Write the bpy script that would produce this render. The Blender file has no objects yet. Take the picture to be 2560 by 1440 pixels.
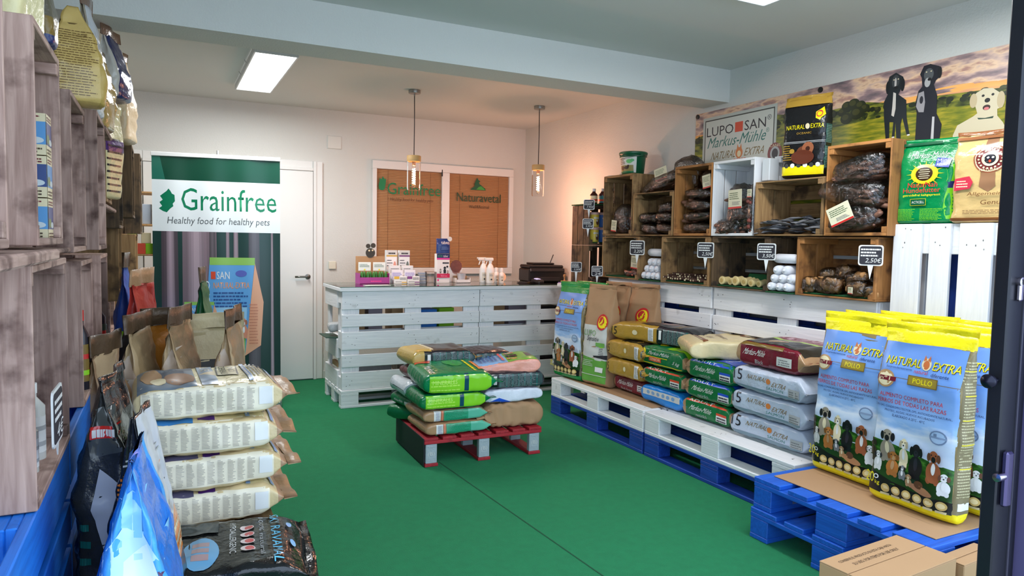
import bpy, bmesh, math, random
from mathutils import Vector as V, Matrix as Mx, noise
from mathutils.bvhtree import BVHTree
random.seed(7)
S = bpy.context.scene
COL = S.collection
PI = math.pi
rnd = random.random
def uni(a, b): return a + (b - a) * rnd()

# ------------------------------------------------------------------ camera
yaw, pitch, roll = map(math.radians, (26.606, 3.711, 1.062))
fw = V((math.sin(yaw)*math.cos(pitch), math.cos(yaw)*math.cos(pitch), -math.sin(pitch)))
rt = V((math.cos(yaw), -math.sin(yaw), 0)); up = rt.cross(fw)
r2 = rt*math.cos(roll) + up*math.sin(roll); u2 = -rt*math.sin(roll) + up*math.cos(roll)
cd = bpy.data.cameras.new('camera'); cam = bpy.data.objects.new('camera', cd); COL.objects.link(cam)
cam.matrix_world = Mx(((r2.x, u2.x, -fw.x, 0), (r2.y, u2.y, -fw.y, 0), (r2.z, u2.z, -fw.z, 1.362), (0, 0, 0, 1)))
cd.sensor_width = 36; cd.lens = 1754.56/2560*36; cd.clip_start = .02; cd.clip_end = 100
S.camera = cam

# ------------------------------------------------------------------ light
w = bpy.data.worlds.new('daylight'); S.world = w; w.use_nodes = True
bg = w.node_tree.nodes['Background']; bg.inputs[0].default_value = (.63, .79, 1, 1); bg.inputs[1].default_value = 3.8
S.view_settings.view_transform = 'Standard'; S.view_settings.look = 'None'
S.view_settings.exposure = 0.0; S.view_settings.gamma = 1; S.view_settings.use_curve_mapping = False
def area(loc, sx, sy, power, col, rot=(0, 0, 0)):
    l = bpy.data.lights.new('ceiling_light', 'AREA'); l.shape = 'RECTANGLE'; l.size = sx; l.size_y = sy; l.energy = power; l.color = col
    o = bpy.data.objects.new('ceiling_light', l); COL.objects.link(o); o.location = loc; o.rotation_euler = rot
area((.69, 5.5, 2.525), .24, 1.25, 42, (.96, .98, 1))
area((2.55, 2.0, 2.525), .24, 1.25, 30, (.97, .98, 1))
def bulb(loc, power):
    l = bpy.data.lights.new('bulb_light', 'POINT'); l.energy = power; l.color = (1, .42, .26); l.shadow_soft_size = .03
    o = bpy.data.objects.new('bulb_light', l); COL.objects.link(o); o.location = loc
bulb((1.89, 5.63, 1.72), 8); bulb((3.10, 5.68, 1.71), 19)

# ------------------------------------------------------------------ materials
def lin(c): return tuple(((x/255)/12.92 if x/255 <= .04045 else ((x/255+.055)/1.055)**2.4) for x in c) + (1,)
MATS = {}
C = dict(white=(226,226,222), offw=(205,206,200), grey=(120,122,122), lgrey=(170,172,172), dgrey=(60,62,62), black=(22,22,24), yellow=(240,222,20),
 green=(10,120,70), dgreen=(12,84,52), lime=(140,205,30), grass=(44,92,34), blue=(110,150,215), lblue=(150,190,235), sky=(118,152,216), navy=(24,38,92),
 red=(196,40,36), maroon=(112,22,40), gold=(176,138,52), dgold=(120,96,40), brown=(96,58,34), tan=(176,138,96), kraft=(168,132,96), cream=(226,212,172),
 cream2=(205,190,146), pink=(226,60,140), peach=(232,160,140), orange=(232,130,40), purple=(72,34,104), silver=(190,200,214), silver2=(150,160,176), teal=(30,110,100), ink=(40,38,46),
 skin=(210,170,150), azure=(50,130,220), azure2=(30,80,190), redo=(214,78,50), leaf=(40,130,50), bark=(78,60,42), cyan=(110,190,225), glow=(240,170,90), pgrey=(150,138,150))
def nodes(m):
    m.use_nodes = True; nt = m.node_tree; return nt, nt.nodes['Principled BSDF']
def M(col, rough=.5, metal=0, nz=0, bump=0, bscale=60, spec=.5, key=None, nscale=6):
    k = key or (col, rough, metal, nz, bump, bscale, spec)
    if k in MATS: return MATS[k]
    m = bpy.data.materials.new(str(col) if not key else key); nt, b = nodes(m)
    rgb = lin(C[col] if isinstance(col, str) else col)
    b.inputs['Base Color'].default_value = rgb; b.inputs['Roughness'].default_value = rough; b.inputs['Metallic'].default_value = metal
    b.inputs['Specular IOR Level'].default_value = spec
    if nz or bump:
        tc = nt.nodes.new('ShaderNodeTexCoord')
    if nz:
        n = nt.nodes.new('ShaderNodeTexNoise'); n.inputs['Scale'].default_value = nscale; n.inputs['Detail'].default_value = 6
        nt.links.new(tc.outputs['Object'], n.inputs['Vector'])
        mx = nt.nodes.new('ShaderNodeMixRGB'); mx.inputs[1].default_value = tuple(c*(1-nz) for c in rgb[:3])+(1,); mx.inputs[2].default_value = tuple(min(1, c*(1+nz)) for c in rgb[:3])+(1,)
        nt.links.new(n.outputs['Fac'], mx.inputs[0]); nt.links.new(mx.outputs[0], b.inputs['Base Color'])
    if bump:
        n2 = nt.nodes.new('ShaderNodeTexNoise'); n2.inputs['Scale'].default_value = bscale; n2.inputs['Detail'].default_value = 4
        nt.links.new(tc.outputs['Object'], n2.inputs['Vector'])
        bp = nt.nodes.new('ShaderNodeBump'); bp.inputs['Strength'].default_value = bump; bp.inputs['Distance'].default_value = .01
        nt.links.new(n2.outputs['Fac'], bp.inputs['Height']); nt.links.new(bp.outputs[0], b.inputs['Normal'])
    MATS[k] = m; return m
def wood(key, axis):
    """planks: grain stretched along the board, each board a little different"""
    k = 'wood_'+key+axis
    if k in MATS: return MATS[k]
    c1, c2, stain, rough, knots = {
        'white': ((238,238,238), (226,227,229), (180,180,178), .55, .66), 'blue': ((28,72,168), (18,52,132), (14,34,84), .55, .66),
        'crate': ((164,130,86), (126,94,58), (80,58,36), .8, .52), 'dark': ((104,82,56), (72,56,38), (38,30,22), .85, .5),
        'grey': ((184,154,140), (142,112,100), (88,62,54), .85, .51), 'orange': ((178,122,66), (146,96,48), (96,60,30), .7, .55),
        'red': ((176,34,44), (140,22,34), (70,14,20), .6, .6), 'pine': ((206,164,112), (184,140,90), (120,84,52), .7, .6), 'bluecap': ((26,98,204), (20,80,178), (14,56,132), .5, .68), 'bluebright': ((30,126,226), (24,104,200), (18,76,160), .5, .66)}[key]  # brightest blue: daylight falling on the left pallets is put into its colour
    m = bpy.data.materials.new(k); nt, b = nodes(m); L = nt.links.new
    tc = nt.nodes.new('ShaderNodeTexCoord'); mp = nt.nodes.new('ShaderNodeMapping'); oi = nt.nodes.new('ShaderNodeObjectInfo')
    sc = [22, 22, 22]; sc['xyz'.index(axis)] = 1.6; mp.inputs['Scale'].default_value = sc
    va = nt.nodes.new('ShaderNodeVectorMath'); va.operation = 'ADD'
    mul = nt.nodes.new('ShaderNodeMath'); mul.operation = 'MULTIPLY'; mul.inputs[1].default_value = 37
    L(oi.outputs['Random'], mul.inputs[0]); L(tc.outputs['Object'], va.inputs[0]); L(mul.outputs[0], va.inputs[1]); L(va.outputs[0], mp.inputs['Vector'])
    n = nt.nodes.new('ShaderNodeTexNoise'); n.inputs['Scale'].default_value = 3; n.inputs['Detail'].default_value = 8; n.inputs['Distortion'].default_value = .6; L(mp.outputs[0], n.inputs['Vector'])
    r = nt.nodes.new('ShaderNodeValToRGB'); r.color_ramp.elements[0].position = .3; r.color_ramp.elements[1].position = .7
    r.color_ramp.elements[0].color = lin(c2); r.color_ramp.elements[1].color = lin(c1); L(n.outputs['Fac'], r.inputs[0])
    n2 = nt.nodes.new('ShaderNodeTexNoise'); n2.inputs['Scale'].default_value = 9; n2.inputs['Detail'].default_value = 5; L(va.outputs[0], n2.inputs['Vector'])
    r2_ = nt.nodes.new('ShaderNodeValToRGB'); r2_.color_ramp.elements[0].position = knots; r2_.color_ramp.elements[1].position = knots+.16
    L(n2.outputs['Fac'], r2_.inputs[0])
    mx = nt.nodes.new('ShaderNodeMixRGB'); L(r2_.outputs[0], mx.inputs[0]); L(r.outputs[0], mx.inputs[1]); mx.inputs[2].default_value = lin(stain)
    hs = nt.nodes.new('ShaderNodeHueSaturation'); L(mx.outputs[0], hs.inputs['Color'])
    mr = nt.nodes.new('ShaderNodeMapRange'); mr.inputs[3].default_value = .94 if key in('white','blue','red','bluecap','bluebright') else .78; mr.inputs[4].default_value = 1.04 if key in('white','blue','red','bluecap','bluebright') else 1.25
    L(oi.outputs['Random'], mr.inputs[0]); L(mr.outputs[0], hs.inputs['Value']); L(hs.outputs[0], b.inputs['Base Color'])
    b.inputs['Roughness'].default_value = rough
    bp = nt.nodes.new('ShaderNodeBump'); bp.inputs['Strength'].default_value = .35; bp.inputs['Distance'].default_value = .004; L(n.outputs['Fac'], bp.inputs['Height']); L(bp.outputs[0], b.inputs['Normal'])
    MATS[k] = m; return m
def film(key='film', tint=(.85,.87,.88), fac=.22, rough=.12):
    if key in MATS: return MATS[key]
    m = bpy.data.materials.new(key); m.use_nodes = True; nt = m.node_tree; nt.nodes.clear(); L = nt.links.new
    o = nt.nodes.new('ShaderNodeOutputMaterial'); t = nt.nodes.new('ShaderNodeBsdfTransparent'); t.inputs[0].default_value = tint+(1,)
    g = nt.nodes.new('ShaderNodeBsdfGlossy'); g.inputs['Roughness'].default_value = rough; g.inputs[0].default_value = (.9, .9, .9, 1)
    mx = nt.nodes.new('ShaderNodeMixShader'); lw = nt.nodes.new('ShaderNodeLayerWeight'); lw.inputs[0].default_value = fac
    if key == 'film':
        nn = nt.nodes.new('ShaderNodeTexNoise'); nn.inputs['Scale'].default_value = 38; nn.inputs['Detail'].default_value = 3; nn.inputs['Distortion'].default_value = 1.2; bp = nt.nodes.new('ShaderNodeBump'); bp.inputs['Distance'].default_value = .01; bp.inputs['Strength'].default_value = .9
        tc = nt.nodes.new('ShaderNodeTexCoord'); L(tc.outputs['Object'], nn.inputs['Vector']); L(nn.outputs['Fac'], bp.inputs['Height']); L(bp.outputs[0], g.inputs['Normal']); L(bp.outputs[0], lw.inputs['Normal'])
    L(lw.outputs['Fresnel'], mx.inputs[0]); L(t.outputs[0], mx.inputs[1]); L(g.outputs[0], mx.inputs[2]); L(mx.outputs[0], o.inputs[0])
    MATS[key] = m; return m
def emit(key, col, st):
    if key in MATS: return MATS[key]
    m = bpy.data.materials.new(key); nt, b = nodes(m); b.inputs['Base Color'].default_value = (.8, .8, .8, 1)
    b.inputs['Emission Color'].default_value = col+(1,); b.inputs['Emission Strength'].default_value = st; MATS[key] = m; return m

def printmat(key):
    """printed pictures of sky, cloud and grass: colour from noise and height in the bag's own space"""
    if key in MATS: return MATS[key]
    kind = key.split(':')[1]; m = bpy.data.materials.new(kind+'_print'); nt, b = nodes(m); L = nt.links.new; b.inputs['Roughness'].default_value = .32
    tc = nt.nodes.new('ShaderNodeTexCoord'); mp = nt.nodes.new('ShaderNodeMapping'); L(tc.outputs['Object'], mp.inputs['Vector'])
    n = nt.nodes.new('ShaderNodeTexNoise'); n.inputs['Detail'].default_value = 7; L(mp.outputs[0], n.inputs['Vector']); r = nt.nodes.new('ShaderNodeValToRGB'); src = n.outputs['Fac']
    sc, ns, stops, grad = {
      'clouds': ((1, 1.6, 5.5), 3.2, ((.30,(98,88,92)), (.42,(150,124,124)), (.50,(206,172,156)), (.56,(232,196,160)), (.62,(186,140,122)), (.72,(120,104,116))), None),
      'dusk': ((1, 1, 7), 3.0, ((.3,(236,150,64)), (.5,(240,176,96)), (.62,(214,150,110)), (.75,(170,130,120))), None),
      'hills': ((1, 2, 9), 5.0, ((.32,(38,46,22)), (.46,(74,84,32)), (.56,(124,126,40)), (.7,(150,144,50))), None),
      'field': ((1, 2, 12), 5.0, ((.3,(88,102,28)), (.48,(124,128,32)), (.6,(158,148,40)), (.75,(184,166,50))), None),
      'bagsky': ((3, 3, 9), 1.6, ((.0,(210,224,240)), (.10,(196,216,238)), (.20,(226,234,244)), (.27,(148,186,230)), (.5,(116,160,224)), (1.,(104,144,214))), (.22, .75, .22)),
      'grass': ((14, 14, 22), 3.0, ((.3,(28,66,22)), (.5,(50,104,34)), (.7,(84,146,54))), None)}[kind]
    mp.inputs['Scale'].default_value = sc; n.inputs['Scale'].default_value = ns
    if grad:
        sp = nt.nodes.new('ShaderNodeSeparateXYZ'); L(tc.outputs['Object'], sp.inputs[0]); mr = nt.nodes.new('ShaderNodeMapRange'); mr.inputs[1].default_value = grad[0]; mr.inputs[2].default_value = grad[1]; L(sp.outputs['Z'], mr.inputs[0])
        mm_ = nt.nodes.new('ShaderNodeMath'); mm_.operation = 'MULTIPLY_ADD'; L(n.outputs['Fac'], mm_.inputs[0]); mm_.inputs[1].default_value = grad[2]*2; 
        sb = nt.nodes.new('ShaderNodeMath'); sb.operation = 'SUBTRACT'; sb.inputs[1].default_value = grad[2]; L(mr.outputs[0], mm_.inputs[2]); L(mm_.outputs[0], sb.inputs[0]); src = sb.outputs[0]
    el = r.color_ramp.elements; el[0].position = stops[0][0]; el[0].color = lin(stops[0][1]); el[1].position = stops[-1][0]; el[1].color = lin(stops[-1][1])
    for p_, c_ in stops[1:-1]: e = el.new(p_); e.color = lin(c_)
    L(src, r.inputs[0]); L(r.outputs[0], b.inputs['Base Color']); MATS[key] = m; return m

# ------------------------------------------------------------------ object helpers
def obj(name, me, parent=None, mat=None, mx=None):
    o = bpy.data.objects.new(name, me); COL.objects.link(o)
    if parent: o.parent = parent
    if mat is not None and me is not None and not me.materials: me.materials.append(mat)
    if mx is not None: o.matrix_local = mx
    return o
def tag(o, label=None, cat=None, group=None, kind=None):
    if label: o['label'] = label
    if cat: o['category'] = cat
    if group: o['group'] = group
    if kind: o['kind'] = kind
    return o
def thing(name, label, cat, mx=None, group=None):
    o = bpy.data.objects.new(name, None); COL.objects.link(o); o.empty_display_size = .05
    if mx is not None: o.matrix_local = mx if isinstance(mx, Mx) else Mx.Translation(mx)
    return tag(o, label, cat, group)
def T(x, y, z): return Mx.Translation((x, y, z))
def R(d, ax='Z'): return Mx.Rotation(math.radians(d), 4, ax)
def frame(o, x, y, z):
    m = Mx.Identity(4)
    for i, v in enumerate((x, y, z, o)):
        for j in range(3): m[j][i] = v[j]
    return m
X, Y, Z = V((1,0,0)), V((0,1,0)), V((0,0,1))
BC = {}
def box(name, parent, x0, x1, y0, y1, z0, z1, mat, bev=.003, mx=None, kind=None):
    d = (round(abs(x1-x0), 4), round(abs(y1-y0), 4), round(abs(z1-z0), 4))
    if isinstance(mat, str) and mat.startswith('wood:'): mat = wood(mat[5:], 'xyz'[d.index(max(d))])
    k = (d, mat.name, bev)
    if k not in BC:
        bm = bmesh.new(); bmesh.ops.create_cube(bm, size=1)
        for v in bm.verts: v.co = V((v.co.x*d[0], v.co.y*d[1], v.co.z*d[2]))
        b = min(bev, min(d)*.3)
        if b > 0: bmesh.ops.bevel(bm, geom=bm.edges[:], offset=b, segments=1, affect='EDGES')
        me = bpy.data.meshes.new(name); bm.to_mesh(me); bm.free(); me.materials.append(mat); BC[k] = me
    o = obj(name, BC[k], parent); m = T((x0+x1)/2, (y0+y1)/2, (z0+z1)/2)
    o.matrix_local = m if mx is None else m @ mx
    if kind: o['kind'] = kind
    return o
def lathe(name, parent, prof, mat, loc=(0,0,0), seg=20, mx=None, cap=True):
    vs, fs = [], []
    for r, z in prof:
        for i in range(seg):
            a = 2*PI*i/seg; vs.append((r*math.cos(a), r*math.sin(a), z))
    for k in range(len(prof)-1):
        for i in range(seg):
            j = (i+1) % seg; fs.append((k*seg+i, k*seg+j, (k+1)*seg+j, (k+1)*seg+i))
    if cap: fs.append(tuple(range(seg))[::-1]); fs.append(tuple((len(prof)-1)*seg+i for i in range(seg)))
    me = bpy.data.meshes.new(name); me.from_pydata(vs, [], fs); me.shade_smooth()
    try: me.set_sharp_from_angle(angle=math.radians(40))
    except Exception: pass
    return obj(name, me, parent, mat, mx if mx is not None else T(*loc))
def tube(name, parent, pts, r, mat, seg=8):
    vs, fs = [], []; pts = [V(p) for p in pts]; n = len(pts)
    for k, p in enumerate(pts):
        d = (pts[min(k+1, n-1)]-pts[max(k-1, 0)]).normalized(); a = d.orthogonal().normalized()
        if k: a = (pa - d*pa.dot(d)).normalized()
        pa = a; b = d.cross(a)
        for i in range(seg):
            t = 2*PI*i/seg; vs.append(p + (a*math.cos(t)+b*math.sin(t))*r)
    for k in range(n-1):
        for i in range(seg):
            j = (i+1) % seg; fs.append((k*seg+i, k*seg+j, (k+1)*seg+j, (k+1)*seg+i))
    fs.append(tuple(range(seg))[::-1]); fs.append(tuple((n-1)*seg+i for i in range(seg)))
    me = bpy.data.meshes.new(name); me.from_pydata(vs, [], fs); me.shade_smooth(); return obj(name, me, parent, mat)
def copy_tree(o, parent=None):
    c = o.copy(); COL.objects.link(c); c.parent = parent
    for ch in list(o.children): copy_tree(ch, c)
    return c

# ------------------------------------------------------------------ printed art
TC = {}
def text_geo(s):
    if s in TC: return TC[s]
    c = bpy.data.curves.new('lettering', 'FONT'); c.body = s; c.resolution_u = 2
    o = bpy.data.objects.new('lettering', c); me = o.to_mesh()
    vs = [(v.co.x, v.co.y) for v in me.vertices]; fs = [tuple(p.vertices) for p in me.polygons]
    o.to_mesh_clear(); bpy.data.objects.remove(o); bpy.data.curves.remove(c)
    xs = [v[0] for v in vs]; ys = [v[1] for v in vs]; x0, x1, y0, y1 = min(xs), max(xs), min(ys), max(ys)
    vs = [((x-x0)/(x1-x0), (y-y0)/(y1-y0)) for x, y in vs]; TC[s] = (vs, fs); return TC[s]
class Art:
    def __init__(s): s.P = []; s.k = 0
    def add(s, vs, fs, c): s.k += 1; s.P.append((vs, fs, c, s.k)); return s
    def r(s, x0, y0, x1, y1, c): return s.add([(x0,y0),(x1,y0),(x1,y1),(x0,y1)], [(0,1,2,3)], c)
    def p(s, pts, c): return s.add(list(pts), [tuple(range(len(pts)))], c)
    def e(s, cx, cy, rx, ry, c, n=18, rot=0):
        cr, sr = math.cos(rot), math.sin(rot); q = []
        for i in range(n):
            a = 2*PI*i/n; x, y = rx*math.cos(a), ry*math.sin(a); q.append((cx+x*cr-y*sr, cy+x*sr+y*cr))
        return s.p(q, c)
    def t(s, txt, x0, y0, x1, y1, c, sh=0, rise=0):
        vs, fs = text_geo(txt)
        return s.add([(x0+(x1-x0)*x+sh*(y1-y0)*y, y0+(y1-y0)*y+rise*x) for x, y in vs], fs, c)
    def L(s, x0, y0, x1, y1, n, c, fill=.55, seed=1):
        g = random.Random(seed); vs, fs = [], []; h = (y1-y0)/n
        for i in range(n):
            x = x0; yb = y0+i*h; end = x1-(x1-x0)*g.random()*.25
            while x < end:
                w_ = (x1-x0)*(.05+.12*g.random()); b = len(vs); xe = min(x+w_, end)
                vs += [(x, yb), (xe, yb), (xe, yb+h*fill), (x, yb+h*fill)]; fs.append((b, b+1, b+2, b+3)); x = xe+(x1-x0)*.02
        return s.add(vs, fs, c)
    def dog(s, cx, cy, w_, h, c, chest='white', ear=None, muz=None):
        if ear is None: q = C[c] if isinstance(c, str) else c; ear = tuple(int(v*.75) for v in q)
        w_ *= 1.15
        s.e(cx, cy+h*.30, w_*.34, h*.32, c); s.e(cx-w_*.18, cy+h*.06, w_*.12, h*.12, c); s.e(cx+w_*.18, cy+h*.06, w_*.12, h*.12, c)
        s.e(cx, cy+h*.40, w_*.10, h*.18, chest)
        s.e(cx, cy+h*.77, w_*.21, h*.18, c); s.e(cx-w_*.23, cy+h*.74, w_*.085, h*.13, ear, rot=-.25); s.e(cx+w_*.23, cy+h*.74, w_*.085, h*.13, ear, rot=.25)
        s.e(cx, cy+h*.69, w_*.10, h*.09, muz or chest); s.e(cx, cy+h*.72, w_*.05, h*.03, 'black', 8)
        s.e(cx-w_*.1, cy+h*.82, w_*.035, h*.025, 'black', 6); s.e(cx+w_*.1, cy+h*.82, w_*.035, h*.025, 'black', 6)
        return s
    def rot(s):   # quarter turn anticlockwise
        s.P = [([(1-y, x) for x, y in vs], fs, c, k) for vs, fs, c, k in s.P]; return s
def put(art, name, parent, O, A, B, N, bvh=None, cut=None, rough=.4, off=.0012, step=.00025, rname=None):
    """prints flat art on the surface: each point is dropped along -N onto the body it belongs to"""
    bm = bmesh.new(); mats = []; A, B, N, O = V(A), V(B), V(N).normalized(), V(O)
    for vs, fs, c, k in art.P:
        if c not in mats: mats.append(c)
        mi = mats.index(c); bv = [bm.verts.new((x, y, k)) for x, y in vs]
        for f in fs:
            try: fc = bm.faces.new([bv[i] for i in f]); fc.material_index = mi
            except ValueError: pass
    if cut:
        for ax, n in ((0, cut[0]), (1, cut[1])):
            for i in range(1, n):
                no = V((1,0,0)) if ax == 0 else V((0,1,0)); co = no*(i/n)
                bmesh.ops.bisect_plane(bm, geom=bm.verts[:]+bm.edges[:]+bm.faces[:], plane_co=co, plane_no=no, dist=1e-6)
    dead = []
    for v in bm.verts:
        p = O + A*v.co.x + B*v.co.y; k = v.co.z
        if bvh:
            h = bvh.ray_cast(p+N*.5, -N)
            if h[0] is None: dead.append(v)
            else: p = h[0]
        v.co = p + N*(off+k*step)
    if dead: bmesh.ops.delete(bm, geom=dead, context='VERTS')
    bmesh.ops.recalc_face_normals(bm, faces=bm.faces[:])
    me = bpy.data.meshes.new(name); bm.to_mesh(me); bm.free()
    if bvh: me.shade_smooth()
    for c in mats: me.materials.append(printmat(c) if isinstance(c, str) and c.startswith('print:') else M(c, rough))
    return obj(name, me, parent)

# ------------------------------------------------------------------ filled bags
def bag(name, label, mx, W, H, TH, body='white', side=None, zones=(), faces=None, lying=False, tt=None, bt=None, n=5, seam=.04, wr=.007, rough=.32,
        seamc=None, group=None, seed=0, droop=0, lean=0, fold=0, cat='pet food bag', paper=False, bottom=None, gus=.0, pinch=0):
    side = side or body; tt = tt if tt is not None else (.16 if lying else .3); bt = bt if bt is not None else (.12 if lying else .05)
    if paper: rough = .75
    Mn = 52; vrows = sorted(set([i/36 for i in range(37)] + [z for q in zones for z in q[:2] if 0 < z < 1] + [.01, .03]))
    sd = V((seed*3.7, seed*1.3, seed*2.1)); cols = [body, side] + [q[2] for q in zones]; 
    if bottom: cols.append(bottom)
    def row(v, flat=False, h=None):
        th, wd = TH, W
        if v > 1-tt: q = (v-(1-tt))/tt; th = TH*(1-q**(1.6 if lying else 1.25))
        if v < bt: q = (bt-v)/bt; f = math.sqrt(max(0, 1-q*q)); th = min(th, TH*(.25+.75*f) if not lying else TH*(.1+.9*f)); wd = W*(.93+.07*f)
        th *= 1+(.10 if not lying else .05)*math.sin(PI*min(1, v)); th = max(th, .005)
        wd *= 1 - .03*math.sin(PI*min(1, v))
        if pinch and v > 1-tt: wd *= 1-pinch*((v-(1-tt))/tt)**1.6
        pts = []; zz = v*H if h is None else h; e = 2/(n+1.5 if lying else n)
        for i in range(Mn):
            a = 2*PI*(i+.5)/Mn; ca, sa = math.cos(a), math.sin(a)
            x = wd/2*math.copysign(abs(ca)**e, ca); y = th/2*math.copysign(abs(sa)**e, sa)
            p = V((x, y, zz)); q = p*7+sd; amp = wr*(.35 if flat else 1)
            if v > 1-tt and gus: x *= 1-gus*((v-(1-tt))/tt)**.8*max(0, 1-abs(2*y/th))*abs(2*x/wd)**6
            d = noise.noise(q)*amp + (abs(noise.noise(p*15+sd))-.2)*amp*1.1 - max(0, .16-abs(noise.noise(p*9+sd*2)))*amp*2.2
            x += ca*d; y += sa*d
            if v > 1-tt:   # creases radiate from the closed end
                y += math.sin(x*34+seed)*wr*.5*((v-(1-tt))/tt)
            y += -droop*4*(zz/H-.5)**2 + droop
            y += lean*zz + fold*max(0, (v-.9))**1*3
            y += noise.noise(V((x*5+seed, zz*5, seed)))*wr*.6
            pts.append((x, y, zz + (noise.noise(V((x*6, seed, 0)))*wr if v > .9 else 0)))
        return pts
    vs, fs, mi = [], [], []
    for v in vrows: vs += row(v)
    for k in range(len(vrows)-1):
        vm = (vrows[k]+vrows[k+1])/2; zc = None
        for q, zn in enumerate(zones):
            if zn[0] <= vm <= zn[1]: zc = 2+q
        for i in range(Mn):
            j = (i+1) % Mn; fs.append((k*Mn+i, k*Mn+j, (k+1)*Mn+j, (k+1)*Mn+i))
            a = 2*PI*(i+1)/Mn; isside = abs(math.sin(a))**(2/n)*1 < .93 and abs(math.cos(a)) > .55
            mi.append(zc if zc is not None else (1 if isside else 0))
    zc0 = 0
    for q, zn in enumerate(zones):
        if zn[0] <= 0: zc0 = 2+q
    if bottom: zc0 = len(cols)-1
    fs.append(tuple(range(Mn))[::-1]); mi.append(zc0); fs.append(tuple((len(vrows)-1)*Mn+i for i in range(Mn))); mi.append(0)
    me = bpy.data.meshes.new(name); me.from_pydata(vs, [], fs)
    for c in cols: me.materials.append(M(c, rough, bump=.25 if paper else .5, bscale=26 if not paper else 14, nz=.06, key='bag_%s_%d_%.2f' % (c, paper, rough)))
    me.polygons.foreach_set('material_index', mi); me.shade_smooth(); me.update()
    o = obj(name, me, None, None, mx); tag(o, label, cat, group)
    bv = BVHTree.FromPolygons([V(v) for v in vs], fs)
    if seam:
        sv, sf = [], []; hs = [0, .5, 1]
        for q in hs:
            for i in range(Mn):
                pass
        N2 = 15
        yo = lean*H + fold*.3 + (-droop*1 + droop)
        for q in hs:
            for i in range(N2):
                x = -W/2*1.01+W*1.02*i/(N2-1); w_ = math.sin(x*34+seed)*wr*.5 + math.sin(x*23+seed*2)*.006*q
                for t_ in (-.0022, .0022): sv.append((x, yo+w_+t_+q*fold*.1 + noise.noise(V((x*5+seed, H*5, seed)))*wr*.6, H-.004+q*seam+math.sin(x*9+seed)*.003))
        def ix(r, i, t_): return (r*N2+i)*2+t_
        for r in range(2):
            for i in range(N2-1):
                sf.append((ix(r,i,0), ix(r,i+1,0), ix(r+1,i+1,0), ix(r+1,i,0))); sf.append((ix(r,i,1), ix(r+1,i,1), ix(r+1,i+1,1), ix(r,i+1,1)))
        for i in range(N2-1): sf.append((ix(2,i,0), ix(2,i+1,0), ix(2,i+1,1), ix(2,i,1)))
        for r in range(2):
            for i in (0, N2-1): sf.append((ix(r,i,0), ix(r+1,i,0), ix(r+1,i,1), ix(r,i,1)))
        m2 = bpy.data.meshes.new('top_seal'); m2.from_pydata(sv, [], sf); m2.shade_smooth()
        sc_ = seamc or (zones[-1][2] if zones and zones[-1][1] >= 1 else body)
        obj('top_seal', m2, o, M(sc_, rough, bump=.3, nz=.06, key='bag_%s_%d_%.2f' % (sc_, paper, rough)))
    hw, ht = W/2*.985, TH/2*1.0
    MAP = {'front': ((-hw,0,0), (2*hw,0,0), (0,0,H), (0,-1,0), (24, 38)), 'back': ((hw,0,0), (-2*hw,0,0), (0,0,H), (0,1,0), (14, 22)),
        'right': ((0,ht,0), (0,0,H), (0,-2*ht,0), (1,0,0), (38, 14)), 'left': ((0,ht,H), (0,0,-H), (0,-2*ht,0), (-1,0,0), (38, 14)),
        'sideR': ((0,-ht,0), (0,2*ht,0), (0,0,H), (1,0,0), (12, 38)), 'sideL': ((0,ht,0), (0,-2*ht,0), (0,0,H), (-1,0,0), (12, 38)),
        'bottom': ((-hw,ht,0), (2*hw,0,0), (0,-2*ht,0), (0,0,-1), (14, 8))}
    NM = {'front': 'printed_front', 'back': 'printed_back', 'bottom': 'printed_bottom'}
    for f, a in (faces or {}).items():
        O_, A_, B_, N_, ct = MAP[f]; put(a, NM.get(f, 'printed_side'), o, O_, A_, B_, N_, bv, ct, rough, off=.0018)
    return o
def stand(x, y, z, facing, tilt=0):
    """facing: degrees turned about Z from looking toward -Y"""
    return T(x, y, z) @ R(facing) @ R(tilt, 'X')
def lie(x, y, z, head, TH, pitch_=0, roll_=0):
    """x, y: middle of the bottom end; head: degrees, direction of the bag's top (0 = +Y)"""
    return T(x, y, z+TH/2*1.08) @ R(head) @ R(pitch_, 'X') @ R(roll_, 'Y') @ R(-90, 'X')

# ------------------------------------------------------------------ pallets and crates
def pallet(label, mx, key, L=1.2, W=.8, name='wooden_pallet', group=None, t=.022, ends=None):
    p = thing(name, label, 'pallet', mx, group); m = 'wood:'+key
    s = W/.8; ys = [0, .186*s, .3275*s, .514*s, .655*s]; ws = [.145*s, .1*s, .145*s, .1*s, .145*s]
    for y, w_ in zip(ys, ws): box('deck_board', p, 0, L, y, y+w_, .144-t, .144, m)
    for x in (0, L/2-.0725, L-.145): box('stringer_board', p, x, x+.145, 0, W, .144-2*t, .144-t, m)
    for x in (0, L/2-.0725, L-.145):
        for y, w_ in ((0, .1*s), (W/2-.0725*s, .145*s), (W-.1*s, .1*s)): box('block', p, x+.001, x+.144, y+.001, y+w_-.001, t, .144-2*t, m)
    for y, w_ in ((0, .1*s), (W/2-.0725*s, .145*s), (W-.1*s, .1*s)): box('bottom_board', p, 0, L, y, y+w_, 0, t, m)
    if key == 'white':
        a = Art(); g = random.Random(int(mx[0][3]*100+mx[2][3]*50))
        for y, w_ in zip(ys, ws):
            for x in (.072, L/2, L-.072):
                for q in range(3 if w_ < .12*s else 4): a.e((x+g.uniform(-.055, .055))/L, (y+g.uniform(.2, .8)*w_)/W, .0035*g.uniform(.8, 1.6)/L, .003/W, g.choice(((120,120,116), (90,90,90), (150,150,148))), 7)
        put(a, 'nail_heads', p, (0, 0, .144), (L, 0, 0), (0, W, 0), (0, 0, 1), off=.0004, step=.000005)['kind'] = 'stuff'
    return p
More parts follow.
